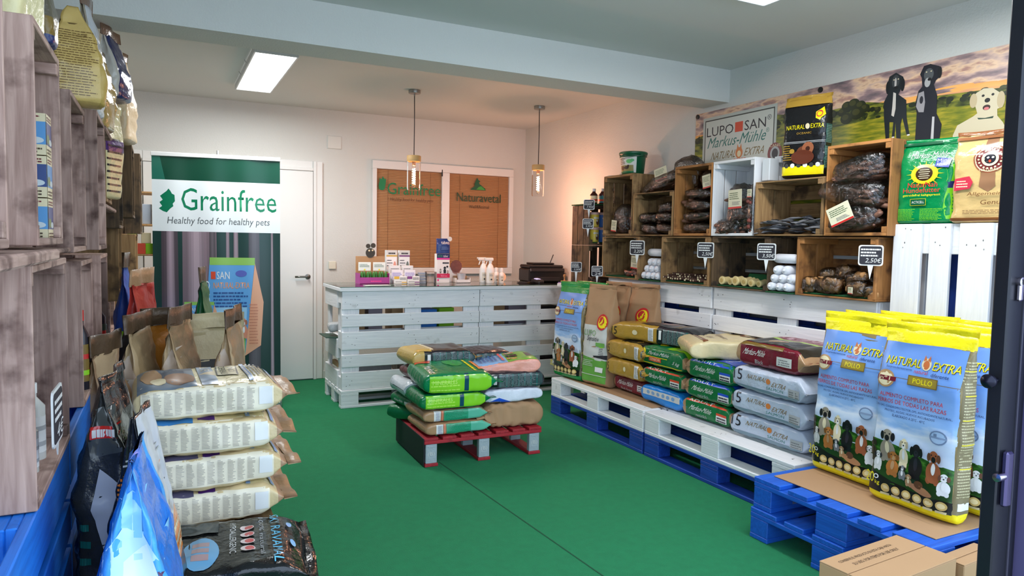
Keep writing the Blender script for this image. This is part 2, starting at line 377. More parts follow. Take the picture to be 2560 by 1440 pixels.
def crate(label, mx, W, H, D, ori, key, group=None, back=True, name='wooden_crate'):
    """fruit crate lying on its side, opening toward local -Y; local x 0..W, z 0..H"""
    p = thing(name, label, 'crate', mx, group); m = 'wood:'+key
    Lg, Sh = (W, H) if ori == 'h' else (H, W)
    te, ts = .017, .009
    def bx(nm, a0, a1, d0, d1, b0, b1):     # a along the long side, b across
        if ori == 'h': box(nm, p, a0, a1, d0, d1, b0, b1, m, .002)
        else: box(nm, p, b0, b1, d0, d1, a0, a1, m, .002)
    for a in (0, Lg-te):
        for d0, d1 in ((0, D*.47), (D*.49, D-.01)): bx('end_board', a, a+te, d0+rnd()*.003, d1, ts, Sh-ts)
        aa = te if a == 0 else Lg-te-.03
        for b in (ts, Sh-ts-.03): bx('corner_post', aa, aa+.03, .004, D-.012, b, b+.03)
    for b in (0, Sh-ts):
        for k in range(3): bx('side_slat', 0, Lg, .002+k*D*.335, k*D*.335+D*.318, b, b+ts)
    if back:
        nb = 4 if Sh > .36 else 3; st = Sh/nb
        for k in range(nb): bx('back_slat', 0, Lg, D-.009, D, k*st+.008, (k+1)*st-.012)
    return p
def sign(label, x, y, z, lines, facing=-60, s=1.0, spike=.07, tilt=0):
    """small chalk price tag on a white spike; x, y, z is the middle of the plate"""
    p = thing('price_sign', label, 'price tag', T(x, y, z) @ R(facing) @ R(tilt, 'Y'), 'chalkboard price tags')
    w_, h = .115*s, .105*s
    def rr(nm, w_, h, y0, y1, mat):
        bm = bmesh.new(); q = []; r = .012*s
        for cx, cz, a0 in ((w_/2-r, h/2-r, 0), (-w_/2+r, h/2-r, 90), (-w_/2+r, -h/2+r, 180), (w_/2-r, -h/2+r, 270)):
            for i in range(4): a = math.radians(a0+i*30); q.append((cx+r*math.cos(a), cz+r*math.sin(a)))
        a_ = [bm.verts.new((u, y0, v)) for u, v in q]; b_ = [bm.verts.new((u, y1, v)) for u, v in q]
        bm.faces.new(a_); bm.faces.new(b_[::-1])
        for i in range(len(q)): bm.faces.new((a_[i], b_[i], b_[(i+1) % len(q)], a_[(i+1) % len(q)]))
        bmesh.ops.recalc_face_normals(bm, faces=bm.faces[:]); me = bpy.data.meshes.new(nm); bm.to_mesh(me); bm.free(); return obj(nm, me, p, mat)
    rr('sign_frame', w_, h, 0, .004, M('white', .4)); rr('chalk_panel', w_-.012*s, h-.012*s, -.0012, .001, M('ink', .7))
    me = bpy.data.meshes.new('spike'); a = .014*s; zt = -h/2+.004; zb = -h/2-spike
    me.from_pydata([(-a,.001,zt),(a,.001,zt),(0,.001,zb),(-a,.004,zt),(a,.004,zt),(0,.004,zb)], [], [(0,2,1),(3,4,5),(0,1,4,3),(1,2,5,4),(2,0,3,5)]); obj('spike', me, p, M('white', .4))
    A_ = Art(); A_.L(.1, .45, .9, .9, 3, 'white', .5, seed=len(label))
    A_.t(lines[-1], .28, .12, .9, .38, 'white', .2)
    put(A_, 'chalk_writing', p, (-w_/2, -.0012, -h/2), (w_, 0, 0), (0, 0, h), (0, -1, 0), off=.0006, rough=.8)
    return p

# ================================================================== THE ROOM
XL, XR, YB, YF, ZC = -.60, 3.60, 6.92, .95, 2.60
def struct(name, x0, x1, y0, y1, z0, z1, mat, bev=0, parent=None):
    o = box(name, parent, x0, x1, y0, y1, z0, z1, mat, bev); o['kind'] = 'structure' if not parent else 'structure'
    if parent: del o['kind']
    return o
wallm = M((212,212,206), .9, bump=.25, bscale=90, nz=.015)
carpet = M((22,132,82), .95, bump=.9, bscale=260, nz=.16, nscale=24)
struct('floor', XL-.1, XR+.1, YF-.1, YB+.1, -.1, 0, carpet)
struct('trim_1', XL-3, XR+3, -4, YF-.1, -.12, -.02, M((186,184,178), .9, nz=.1, bump=.3))
def seam(name, a, b, w_):
    d = V(b)-V(a); n = V((-d.y, d.x, 0)).normalized()*w_; me = bpy.data.meshes.new(name); z = .0015
    me.from_pydata([V(a)+n+Z*z, V(a)-n+Z*z, V(b)-n+Z*z, V(b)+n+Z*z], [], [(0,1,2,3)]); obj(name, me, None, M((14,74,46), .95))['kind'] = 'structure'
seam('trim_2', (1.52, 4.0, 0), (1.66, 1.4, 0), .003)
struct('ceiling', XL-.1, XR+.1, YF-.1, YB+.1, ZC, ZC+.1, M((206,208,204), .92, nz=.01))
struct('wall_back', XL-.1, XR+.1, YB, YB+.12, 0, ZC, wallm)
struct('wall_left', XL-.12, XL, YF-.1, YB, 0, ZC, wallm)
struct('wall_right', XR, XR+.12, YF-.1, YB, 0, ZC, wallm)
struct('beam', XL, XR, 3.82, 4.08, 2.375, ZC, wallm)['kind'] = 'structure'
struct('wall_front', XL, XR, YF-.1, YF, 2.45, ZC, wallm)
struct('trim_3', .56, 3.6, YB-.012, YB, 0, .07, M('offw', .6))      # skirting, cut off by the door
bpy.data.objects['trim_3'].name = 'baseboard_back'
# double door with its frame
dm = M((226,226,222), .45)
def door(n, x0, x1, handle_x):
    d = struct('door_%d' % n, x0, x1, YB-.045, YB-.01, .012, 2.0, dm, .002)
    if handle_x:
        lathe('handle_rose', d, [(.025, 0), (.025, .006), (.01, .009), (.009, .045)], M((120,118,112), .3, 1), mx=T(handle_x-(x0+x1)/2, -.0175, 1.0-1.006) @ R(90, 'X'))
        s_ = -1
        tube('door_handle', d, [(handle_x-(x0+x1)/2+s_*t*.125, -.0625, 1.0-1.006) for t in (-.06, .1, .3, .6, 1)], .009, M((120,118,112), .3, 1))
    return d
door(1, .60, 1.305, 1.255); door(2, -.13, .585, None)
for i, (a, b, z0, z1) in enumerate(((1.31, 1.40, 0, 2.10), (-.22, -.135, 0, 2.10), (-.134, 1.309, 2.005, 2.10))):
    struct('trim_%d' % (4+i), a, b, YB-.03, YB, z0, z1, M('white', .5), .006)
    if i == 0: struct('trim_7', a+.0, a+.03, YB-.042, YB-.03, z0, z1, M('white', .5), .004)
    if i == 2: struct('trim_8', a, b, YB-.042, YB-.03, z0, z0+.03, M('white', .5), .004)
box('light_switch', None, 1.46, 1.53, YB-.02, YB, 1.07, 1.145, M((222,216,196), .4), .004); tag(bpy.data.objects['light_switch'], 'ivory square switch on the back wall beside the door frame', 'switch')
o = thing('junction_box', 'white square cover plate high on the back wall right of the door', 'wall box', T(1.515, YB, 2.295)); box('cover', o, -.066, .066, -.012, 0, -.06, .06, M((218,216,208), .5), .004)
box('cover_rim', o, -.07, .07, -.004, 0, -.064, .064, M('offw', .6), .002)
# window with blinds and lettering on the glass
wn = bpy.data.objects.new('window_1', None); COL.objects.link(wn); wn['kind'] = 'structure'
wf = M((226,224,220), .45)
for nm, a, b, c, d, dp in (('frame_rail', 1.88, 3.44, 2.07, 2.15, .05), ('frame_rail', 1.88, 3.44, 1.02, 1.085, .05), ('frame_stile', 1.88, 1.925, 1.085, 2.07, .05), ('frame_stile', 3.39, 3.44, 1.085, 2.07, .05), ('sash_stile', 2.615, 2.70, 1.085, 2.07, .04)):
    box(nm, wn, a, b, YB-dp, YB, c, d, wf, .004)
box('latch', wn, 2.605, 2.618, YB-.052, YB-.04, 2.03, 2.10, M('black', .4)); box('latch', wn, 2.602, 2.612, YB-.05, YB-.04, 1.03, 1.07, M('black', .4)); box('latch', wn, 2.606, 2.612, YB-.055, YB-.04, 1.75, 1.78, M('white', .3))
slm = M((212,164,114), .5, nz=.12, nscale=3); 
for x0, x1, y_ in ((1.925, 2.615, YB-.012), (2.70, 3.39, YB-.012)):
    vs, fs = [], []
    nsl = 62
    for i in range(nsl):
        z = 1.09+i*(2.065-1.09)/nsl; q = len(vs); d = .005
        for xx in (x0, x1):
            vs += [(xx, y_-d, z), (xx, y_+d, z+.0125), (xx, y_+d, z+.0137), (xx, y_-d, z+.0012)]
        fs += [(q, q+4, q+5, q+1), (q+3, q+2, q+6, q+7), (q, q+3, q+7, q+4), (q+1, q+5, q+6, q+2), (q, q+1, q+2, q+3), (q+4, q+7, q+6, q+5)]
    me = bpy.data.meshes.new('blind_slats'); me.from_pydata(vs, [], fs); obj('blind_slats', me, wn, slm)['kind'] = 'stuff'
    box('blind_backing', wn, x0, x1, YB-.004, YB-.001, 1.085, 2.07, M((160,118,84), .8), 0)
    for xc in (x0+.12, x1-.12): tube('blind_cord', wn, [(xc, y_-.007, 1.09), (xc, y_-.007, 2.06)], .0012, M((120,80,50), .7), 5)
    box('window_pane', wn, x0, x1, YB-.030, YB-.027, 1.085, 2.07, film('pane', (.95,.95,.95), .12, .02), 0)
a = Art()
a.p([(x_, y_+.055) for x_, y_ in [(.03,.80),(.045,.84),(.04,.87),(.075,.86),(.09,.89),(.12,.86),(.14,.87),(.135,.82),(.12,.76),(.09,.745),(.055,.75),(.035,.76)]], 'green')
a.t('Grainfree', .16, .765, .98, .885, 'green'); a.t('Healthy food for healthy pets', .2, .69, .86, .73, 'brown', .2)
put(a, 'glass_lettering', wn, (1.925, YB-.031, 1.085), (.69, 0, 0), (0, 0, .985*.98), (0, -1, 0), rough=.6)
a = Art(); a.p([(.44,.91),(.34,.855),(.60,.855)], 'dgreen'); a.p([(.455,.99),(.41,.92),(.43,.86),(.60,.855),(.59,.875),(.54,.90),(.49,.925),(.485,.945),(.51,.95),(.475,.965)], 'dgreen'); a.p([(.44,.86),(.48,.89),(.52,.90),(.57,.875),(.59,.858)], (60,150,60))
a.t('Naturavetal', .12, .725, .86, .82, (24,66,40)); a.t('Well4Animal', .32, .655, .66, .69, (60,50,30))
put(a, 'glass_lettering', wn, (2.70, YB-.031, 1.085), (.69, 0, 0), (0, 0, .985*.98), (0, -1, 0), rough=.6)

# shop door stile at the right, with its leaf folded out toward the viewer
fm = M((30,31,38), .35, .3)
dp = bpy.data.objects.new('door_3', None); COL.objects.link(dp); dp['kind'] = 'structure'
box('door_stile', dp, 1.99, 2.085, 1.06, 1.10, 0, 2.45, fm, .004); box('stile_rebate', dp, 2.085, 2.125, 1.075, 1.10, 0, 2.45, M((24,25,32), .4, .3), .003)
box('gasket', dp, 2.058, 2.064, 1.056, 1.061, 0, 2.45, M((52,50,64), .4), .001)
dq = bpy.data.objects.new('door_4', None); COL.objects.link(dq); dq['kind'] = 'structure'
box('leaf_stile', dq, 2.125, 2.165, .98, 1.09, 0, 2.45, M((96,90,130), .3, .3), .004)
box('leaf_pane', dq, 2.14, 2.15, .2, .98, .1, 2.35, film('pane', (.95,.95,.95), .12, .02), 0)
box('leaf_rail', dq, 2.125, 2.165, .2, .98, 0, .1, fm, .004); box('leaf_rail', dq, 2.125, 2.165, .2, .98, 2.35, 2.45, fm, .004); box('leaf_stile', dq, 2.125, 2.165, .1, .2, 0, 2.45, fm, .004)
mt = M((190,180,190), .2, 1)
lathe('lock_cylinder', dp, [(.0001, .0), (.011, .0), (.0125, .006), (.0125, .012), (.0001, .013)], mt, mx=T(2.028, 1.06, 1.283) @ R(90, 'X'))
box('cylinder_body', dp, 2.020, 2.036, 1.047, 1.06, 1.232, 1.283, mt, .004); box('keyway', dp, 2.0265, 2.0295, 1.0455, 1.048, 1.276, 1.29, M('black', .4), 0)
lathe('knob', dp, [(.006, 0), (.006, .02), (.014, .026), (.019, .036), (.019, .044), (.012, .052), (.0001, .054)], M((28,28,44), .25, .6), mx=T(1.99, 1.075, 1.02) @ R(-90, 'Y'), cap=False)
box('lock_plate', dp, 2.002, 2.032, 1.042, 1.06, .68, .83, M((92,84,120), .25, .8), .008)
lathe('lock_knob', dp, [(.010, 0), (.011, .018), (.011, .03), (.0001, .031)], mt, mx=T(1.998, 1.05, .765) @ R(-90, 'Y'))

# ------------------------------------------------------------------ lamps
def panel(label, x0, x1, y0, y1):
    p = thing('ceiling_panel_lamp', label, 'ceiling lamp', T((x0+x1)/2, (y0+y1)/2, ZC), 'flat ceiling panel lamps'); a, b = (x1-x0)/2, (y1-y0)/2
    fr = M((200,204,206), .35)
    for q in ((-a, -a+.012, -b, b), (a-.012, a, -b, b), (-a+.012, a-.012, -b, -b+.012), (-a+.012, a-.012, b-.012, b)): box('frame_bar', p, q[0], q[1], q[2], q[3], -.05, -.006, fr, .002)
    box('diffuser', p, -a+.012, a-.012, -b+.012, b-.012, -.046, -.03, emit('diffuser', (1, .99, .96), 7), 0)
    box('mounting_plate', p, -a+.03, a-.03, -b+.03, b-.03, -.03, 0, fr, .002)
    for s_ in (-.3, .3): tube('suspension_wire', p, [(-a-.012, s_*b, -.001), (-a, s_*b, -.02)], .0015, M('dgrey', .5), 5)
panel('long white glowing panel lamp on the ceiling behind the beam', .55, .83, 4.85, 6.15)
panel('glowing panel lamp on the ceiling in front of the beam, cut by the photo edge', 2.41, 2.69, 1.35, 2.64)
def pendant(label, x, y, z0):
    p = thing('pendant_lamp', label, 'pendant lamp', T(x, y, ZC), 'glass tube pendant lamps'); cap = M((150,148,142), .35, .7)
    lathe('ceiling_canopy', p, [(.048, -.028), (.05, -.024), (.05, 0)], cap)
    lathe('canopy_nipple', p, [(.006, -.05), (.006, -.028)], cap, seg=10)
    zt = z0-ZC; tube('cord', p, [(0, 0, -.045), (.002, 0, zt*.5), (0, 0, zt)], .004, M((70,62,60), .7))
    lathe('wooden_cap', p, [(.056, -.05), (.058, -.046), (.058, -.004), (.055, 0), (.01, .001)], M((196,156,98), .55, nz=.1), mx=T(0, 0, zt))
    g = lathe('glass_tube', p, [(.057, 0), (.057, -.22), (.052, -.235), (.0001, -.236)], film('lamp_glass', (.97,.95,.94), .16, .04), mx=T(0, 0, zt-.05), seg=28, cap=False)
    bl = lathe('bulb', p, [(.012, 0), (.016, -.012), (.018, -.03), (.018, -.16), (.012, -.185), (.0001, -.19)], film('bulb_glass', (.99,.96,.92), .12, .03), mx=T(0, 0, zt-.075), seg=16, cap=False)
    lathe('socket', p, [(.014, 0), (.014, -.03), (.008, -.034)], M((200,150,110), .4, .5), mx=T(0, 0, zt-.05), seg=14)
    pts = []
    for i in range(60): t_ = i/59; pts.append((  .011*math.cos(t_*2*PI*7), .011*math.sin(t_*2*PI*7), -.03-.13*t_))
    f = tube('filament', bl, pts, .0034, emit('filament', (1, .55, .24), 90), 6)
pendant('left glass pendant lamp with glowing bulb and wooden cap over the counter', 1.888, 5.63, 2.065)
pendant('right glass pendant lamp with glowing bulb and wooden cap near the pink lit wall', 3.09, 5.68, 2.072)

# ------------------------------------------------------------------ landscape poster on the right wall
po = thing('landscape_poster', 'long landscape poster with dogs and a sign board on the right wall', 'poster', T(XR, 4.15, 1.5))
PW, PH = 2.35, .84
box('poster_sheet', po, -.008, -.002, -PW, 0, 0, PH, M('cream', .5), 0)
a = Art()
def pg(pts, c): a.p([(x/PW, y/PH) for x, y in pts], c)
def pe(x, y, rx, ry, c, rot=0): a.e(x/PW, y/PH, rx/PW, ry/PH, c, 20)
a.r(0, .88, 1, 1, 'print:clouds'); a.r(0, .80, 1, .895, 'print:clouds'); a.r(0, .72, 1, .81, 'print:dusk'); g = random.Random(4)
for i in range(16): a.e(g.random()*.94+.03, .80+.02*g.random(), .05, .012, 'print:clouds' if i % 2 else 'print:dusk')
pg([(0,.0),(0,.66),(.09,.675),(.5,.71),(.78,.722),(.86,.709),(1.16,.685),(1.43,.693),(1.67,.645),(1.84,.657),(2.17,.64),(PW,.64),(PW,0)], 'print:hills')
pg([(0,0),(0,.56),(.5,.57),(1.16,.579),(1.54,.595),(2.02,.582),(PW,.58),(PW,0)], 'print:field')
for i in range(0):
    x, y = g.uniform(.03, PW-.04), g.uniform(.40, .57); pe(x, y, g.uniform(.02, .06), .004, g.choice(((164,150,40), (110,116,30), (150,140,50))))
for i in range(120):
    x = g.uniform(.02, PW-.03); y = .60+.05*g.random() + (.03 if x < 1.4 else 0); pe(x, y, g.uniform(.008, .022), g.uniform(.006, .014), g.choice(((34,44,22), (46,56,24), (60,66,28), (28,36,22))))
for x, y, r_ in ((1.27,.66,.03), (1.30,.69,.035), (1.345,.695,.04), (1.39,.68,.035), (1.42,.66,.03), (1.30,.62,.04), (1.37,.64,.045), (1.20,.66,.03), (1.5,.64,.02), (.86,.70,.03), (.03,.64,.03)): pe(x, y, r_, r_*.8, (36,42,20)); pe(x-.008, y+.008, r_*.55, r_*.4, (62,64,28))
# sign board printed on it
pg([(.085,.40),(.085,.795),(.78,.797),(.78,.40)], (188,192,184)); pg([(.105,.40),(.105,.775),(.76,.777),(.76,.40)], (60,62,56)); pg([(.113,.40),(.113,.767),(.752,.769),(.752,.40)], (204,206,196))
def pt(s, x0, y0, x1, y1, c, sh=0): a.t(s, x0/PW, y0/PH, x1/PW, y1/PH, c, sh)
pt('LUPO', .126, .655, .392, .722, 'ink'); pg([(.407,.657),(.481,.657),(.481,.725),(.407,.725)], 'redo'); pt('SAN', .497, .657, .688, .724, 'ink'); pt('®', .698, .70, .735, .735, 'ink')
pt('Markus-Mühle', .135, .572, .68, .645, 'teal', .15); pt('®', .69, .62, .72, .65, 'teal')
pt('NATURAL', .175, .485, .415, .538, 'dgold', .15); pt('EXTRA', .499, .486, .675, .537, 'dgold', .15); pe(.454, .512, .034, .038, (206,120,60)); pe(.454,.505,.018,.022,'cream'); pg([(.432,.54),(.438,.575),(.45,.545)], (206,120,60)); pg([(.46,.545),(.472,.575),(.478,.54)], (206,120,60))
pt('ocean', .40, .455, .52, .475, 'redo')
pe(.774, .474, .062, .07, (130,60,60)); pe(.774, .474, .04, .046, 'lgrey'); pe(.774, .474, .026, .032, 'ink'); pt('CANIS', .73, .517, .818, .535, 'cream')
def poly(s, c): pg(s, c)
d1 = [(1.545,.745),(1.562,.808),(1.6,.822),(1.643,.792),(1.654,.743),(1.631,.724),(1.62,.702),(1.667,.664),(1.675,.569),(1.696,.478),(1.681,.474),(1.65,.573),(1.642,.538),(1.649,.418),(1.626,.421),(1.612,.554),(1.61,.477),(1.594,.473),(1.599,.556),(1.576,.56),(1.58,.432),(1.563,.434),(1.541,.589),(1.536,.674),(1.557,.713)]
poly(d1, (28,34,38)); poly([(1.59,.719),(1.606,.71),(1.608,.627),(1.600,.585),(1.585,.595),(1.588,.642)], (200,196,186)); pe(1.60, .775, .022, .035, (60,64,66)); pe(1.60,.765,.006,.03,(190,186,180)); pe(1.556,.75,.012,.035,(20,24,28)); pe(1.642,.75,.012,.035,(20,24,28)); pe(1.604,.742,.014,.008,'black'); pe(1.59,.785,.004,.003,'cream'); pe(1.615,.785,.004,.003,'cream')
pe(1.69, .476, .009, .004, 'white'); pe(1.602, .474, .008, .004, 'white')
d2 = [(1.737,.785),(1.756,.824),(1.791,.828),(1.839,.807),(1.851,.757),(1.826,.739),(1.815,.718),(1.836,.658),(1.838,.567),(1.868,.507),(1.861,.434),(1.729,.444),(1.73,.584),(1.718,.632),(1.733,.699),(1.753,.719),(1.747,.766)]
poly(d2, (26,28,38)); poly([(1.735,.688),(1.763,.694),(1.773,.635),(1.768,.584),(1.741,.588),(1.724,.62)], (150,148,150)); pe(1.752,.65,.01,.02,(40,40,48)); poly([(1.816,.554),(1.828,.552),(1.829,.438),(1.814,.44)], (190,190,190)); pe(1.785,.775,.026,.032,(80,84,86)); pe(1.78,.735,.016,.024,(170,170,168)); pe(1.842,.775,.012,.03,(16,18,24)); pe(1.79,.75,.01,.008,'black'); pe(1.772,.79,.004,.003,'cream'); pe(1.797,.79,.004,.003,'cream')
d3 = [(1.928,.443),(1.948,.49),(2.022,.523),(2.042,.536),(2.029,.576),(2.007,.596),(2.031,.635),(2.066,.652),(2.107,.647),(2.139,.621),(2.156,.581),(2.158,.549),(2.134,.543),(2.136,.511),(2.163,.476),(2.2,.40),(1.93,.40)]
poly(d3, (208,196,164)); pe(2.02, .60, .018, .035, (190,172,134)); pe(2.148, .585, .018, .04, (190,172,134)); pe(2.065,.617,.007,.006,'black'); pe(2.110,.616,.007,.006,'black'); pe(2.086,.592,.013,.011,'black'); pe(2.084,.558,.018,.013,(60,40,36)); pe(2.084,.553,.012,.007,(214,120,120)); poly([(2.043,.514),(2.05,.505),(2.116,.502),(2.12,.512),(2.08,.508)], (40,66,52))
put(a, 'printed_landscape', po, (-.008, 0, 0), (0, -PW, 0), (0, 0, PH), (-1, 0, 0), rough=.35, off=.0006, step=.000012)
for y_, z_ in ((-.02, .82), (-1.11, .82), (-.02, .03), (-1.11, .03)): lathe('black_grommet', po, [(.017, 0), (.017, .006), (.008, .009), (.0001, .009)], M('black', .4), mx=T(-.0085, y_, z_) @ R(-90, 'Y'), seg=16, cap=False)

# ------------------------------------------------------------------ banner
bx, by = V((-.055, 5.99, 0)), V((.85, 5.83, 0)); bd = (by-bx); BW = bd.length; bd.normalize()
bn = thing('roll_up_banner', 'tall dark green roll-up banner in front of the white double door', 'banner', frame(bx, bd, Z.cross(bd), Z))
nu = 40; vs, fs = [], []
for i in range(nu+1):
    for z in (.07, .5, 1.0, 1.5, 1.97): x = BW*i/nu; vs.append((x, .004*math.sin(x*9)+.003*math.sin(x*23+z), z))
for i in range(nu):
    for k in range(4): fs.append((i*5+k, (i+1)*5+k, (i+1)*5+k+1, i*5+k+1))
me = bpy.data.meshes.new('banner_sheet'); me.from_pydata(vs, [], fs); me.shade_smooth(); sh_ = obj('banner_sheet', me, bn, M('dgreen', .35))
box('top_rail', bn, -.004, BW+.004, -.012, .012, 1.965, 1.995, M('white', .3), .003)
box('base_cassette', bn, -.01, BW+.01, -.10, .08, .0, .075, M((170,172,172), .3, .7), .012)
tube('support_pole', bn, [(BW/2, .05, .07), (BW/2, .03, 2.03)], .008, M('lgrey', .3, .8))
bvb = BVHTree.FromPolygons([V(v) for v in vs], fs)
a = Art(); zb = lambda z: (z-.07)/1.9
a.r(0, .905, 1, 1, (14,70,52)); a.p([(0,.905),(0,1),(.06,1),(.10,.905)], (40,110,92))
a.r(0, .70, 1, .905, (232,238,238))
a.p([(.05,.79),(.075,.80),(.055,.815),(.08,.825),(.06,.84),(.085,.85),(.11,.86),(.125,.87),(.14,.86),(.15,.85),(.17,.845),(.172,.82),(.155,.81),(.16,.80),(.135,.79),(.11,.775),(.08,.78)], (8,120,84))
a.t('Grainfree', .22, .785, .97, .875, (8,124,84)); a.t('Healthy food for healthy pets', .11, .722, .91, .758, (90,96,98), .25)
a.r(0, 0, 1, .70, (24,58,52))
for x0, x1, c in ((.06,.20,(96,84,92)), (.10,.17,(168,148,158)), (.22,.50,(140,120,128)), (.27,.40,(172,152,160)), (.43,.49,(104,96,100)), (.56,.60,(150,132,140)), (.62,.67,(160,142,150)), (.74,.84,(96,92,98)), (.92,.95,(170,152,160))):
    for q in range(3): d_ = (x1-x0)*.14*q; a.p([(x0+d_, 0), (x1-d_, 0), (x1-d_-.01, .70), (x0+d_+.005, .70)], tuple(int(v*(.82+.1*q)) for v in c))
def pack(a, x0, y0, x1, y1, k=1):
    w_, h = x1-x0, y1-y0; q = lambda u, v: (x0+w_*u, y0+h*v)
    a.p([q(0,0), q(.72,-.03), q(.9,1), q(.12,1)], (96,160,214)); a.p([q(.72,-.03), q(1,.08), q(1.05,.55), q(.9,.97)], (226,166,130)); a.p([q(.12,.95), q(.9,.95), q(.9,1.03), q(.12,1.03)], (140,190,90))
    a.p([q(0,0), q(.72,-.03), q(.74,.24), q(0,.27)], (120,190,100)); a.p([q(0,.25), q(.74,.24), q(.76,.5), q(0,.5)], (150,196,226))
    a.t('SAN', *q(.24,.80), *q(.46,.88), 'white'); a.r(*q(.14,.80), *q(.22,.88), 'redo'); a.e(*q(.66,.86), w_*.1, h*.035, (90,100,180)); a.t('NATURAL-EXTRA', *q(.18,.70), *q(.80,.765), (236,150,70), .1)
    vs_, fs_ = text_geo('LUPO'); a.add([(x0+w_*(.12-.09*y), y0+h*(.48+.3*x)) for x, y in vs_], fs_, (220,236,240))
    a.L(*q(.18,.50), *q(.78,.68), 5, (40,80,140), .45)
    a.dog(*q(.35,.22), w_*.2, h*.2, (220,150,120)); a.dog(*q(.55,.18), w_*.24, h*.3, 'black', 'ink'); a.dog(*q(.7,.17), w_*.18, h*.22, (214,140,110))
    for u in (.5, .62): a.e(*q(u,.1), w_*.05, h*.045, 'purple')
    a.L(*q(.8,.1), *q(.96,.55), 14, (200,130,100), .4, 3)
pack(a, .38, .20, .84, .585); pack(a, .2, .24, .50, .41)
put(a, 'printed_picture', bn, (0, 0, .07), (BW, 0, 0), (0, 0, 1.9), (0, -1, 0), bvb, (40, 2), rough=.3, off=.001, step=.0002)
# slim pine rack far left behind the banner
rk = thing('pine_rack', 'slim pine rack left of the banner with small boxes', 'shelf', T(-.27, 6.38, 0))
for x_, y_ in ((0, 0), (.23, 0), (0, .28), (.23, .28)): box('rack_post', rk, x_-.013, x_+.013, y_-.013, y_+.013, 0, 1.78, 'wood:pine')
for z_ in (.4, .8, 1.2, 1.44, 1.7): box('rack_shelf', rk, -.013, .243, -.013, .293, z_, z_+.015, 'wood:pine', .002)
for k, (x_, z_, c) in enumerate(((.02, 1.215, 'lime'), (.09, 1.215, 'redo'), (.16, 1.215, 'lime'), (.03, 1.30, 'lime'), (.13, 1.30, 'cream'), (.05, 1.455, 'cream'), (.14, 1.455, 'silver'))):
    o = box('small_carton', None, -.27+x_, -.27+x_+.07, 6.39, 6.45, z_, z_+(.085 if z_ < 1.4 else .16), M(c, .5), .003)
    tag(o, '%s small carton on the pine rack, %s' % ({'lime':'lime green','redo':'orange','cream':'cream','silver':'silver'}[c], ('lower shelf' if z_ < 1.25 else 'lower shelf top layer' if z_ < 1.4 else 'upper shelf') + (' left' if x_ < .06 else ' middle' if x_ < .12 else ' right')), 'carton')

# ------------------------------------------------------------------ counter
CY = 5.60
def up_mx(x0, y, z): return frame((x0, y+.144, z), X, Z, -Y)       # deck toward the viewer (-Y)
pallet('white pallet lying flat as left foot of the counter', frame((1.28, CY-.01, 0), X, Y, Z), 'white', 1.2, .62, group=None)
pallet('white pallet lying flat as right foot of the counter', frame((2.485, CY-.01, 0), X, Y, Z), 'white', 1.1, .62)
pallet('white pallet on edge, left half of the counter front', up_mx(1.29, CY, .145), 'white', 1.2, .8)
pallet('white pallet on edge, right half of the counter front', up_mx(2.495, CY, .145), 'white', 1.1, .8)
ct = thing('shop_counter', 'long white counter board resting on the upright pallets', 'counter', T(1.27, CY-.015, .946))
box('top_board', ct, 0, 2.33, 0, .66, 0, .030, 'wood:white', .003)
gl = box('glass_sheet', None, 1.272, 3.59, CY-.014, CY+.64, .9765, .982, film('glass_top', (.80,.90,.86), .35, .02), .001); tag(gl, 'clear glass sheet with green edge lying on the counter top', 'glass sheet')
ge = box('green_edge', gl, -1.158, 1.158, -.3285, -.327, -.0026, .0026, M((40,90,76), .15), 0)
cs = thing('counter_side_frame', 'white pallet boards closing the left end of the counter', 'counter frame', T(1.285, CY+.15, .145))
for z0, z1 in ((.655, .80), (.24, .40), (.0, .14)): box('side_board', cs, 0, .022, .0, .47, z0, z1, 'wood:white')
for y_ in (0, .40): box('side_post', cs, .022, .05, y_, y_+.07, 0, .80, 'wood:white')

for z_, l_ in ((.53, 'upper'), (.172, 'lower')):
    ih = thing('counter_shelf', l_+' white shelf inside the counter', 'shelf', T(1.34, CY+.155, z_)); box('shelf_board', ih, 0, 2.15, 0, .45, 0, .015, 'wood:white')
# things kept under the counter, seen between its boards
inner = [(1.36,.50,.16,.30,'tan'), (1.55,.45,.12,.22,'pgrey'), (1.75,.38,.10,.25,'tan'), (2.0,.36,.16,.20,'azure'), (2.18,.36,.14,.21,'lime'), (2.52,.30,.30,.22,'tan'), (2.86,.30,.30,.22,'pgrey'), (3.2,.28,.2,.2,'ink')]
lab = ['tan carton at the left end', 'pinkish grey carton second from the left', 'tan carton behind the middle left slat gap', 'blue printed carton', 'lime printed carton', 'wide tan carton', 'wide grey carton', 'black carton']
for k, (x_, d_, w_, h_, c) in enumerate(inner):
    o = box('stored_carton', None, x_, x_+w_, CY+.17, CY+.17+.2, .5465, .5465+h_+.02, M(c, .7, nz=.05), .004); tag(o, lab[k]+' on the upper shelf inside the counter', 'carton')
for k, (x_, w_, h_, c, l) in enumerate(((1.42,.34,.20,'lgrey','pale grey sack'), (1.85,.16,.2,'brown','dark brown sack'), (2.05,.3,.22,'dgold','brown green sack'), (2.55,.45,.26,'bark','dark sack'), (3.05,.3,.22,'ink','black sack'))):
    bag('stored_sack', l+' lying on the lower shelf inside the counter', lie(x_+w_/2, CY+.17, .186, 0, .15), w_, .38, .15, body=c, lying=True, seam=.02, seed=k+50, cat='sack')
o = bag('yellow_black_bag', 'crumpled white and yellow bag poking out of the counter left end', T(1.24, CY+.3, .63) @ R(-96) @ R(-90, 'X'), .12, .2, .07, body='lgrey', zones=((.7, 1, (220,190,60)),), lying=True, seed=9, seam=.03, cat='bag')
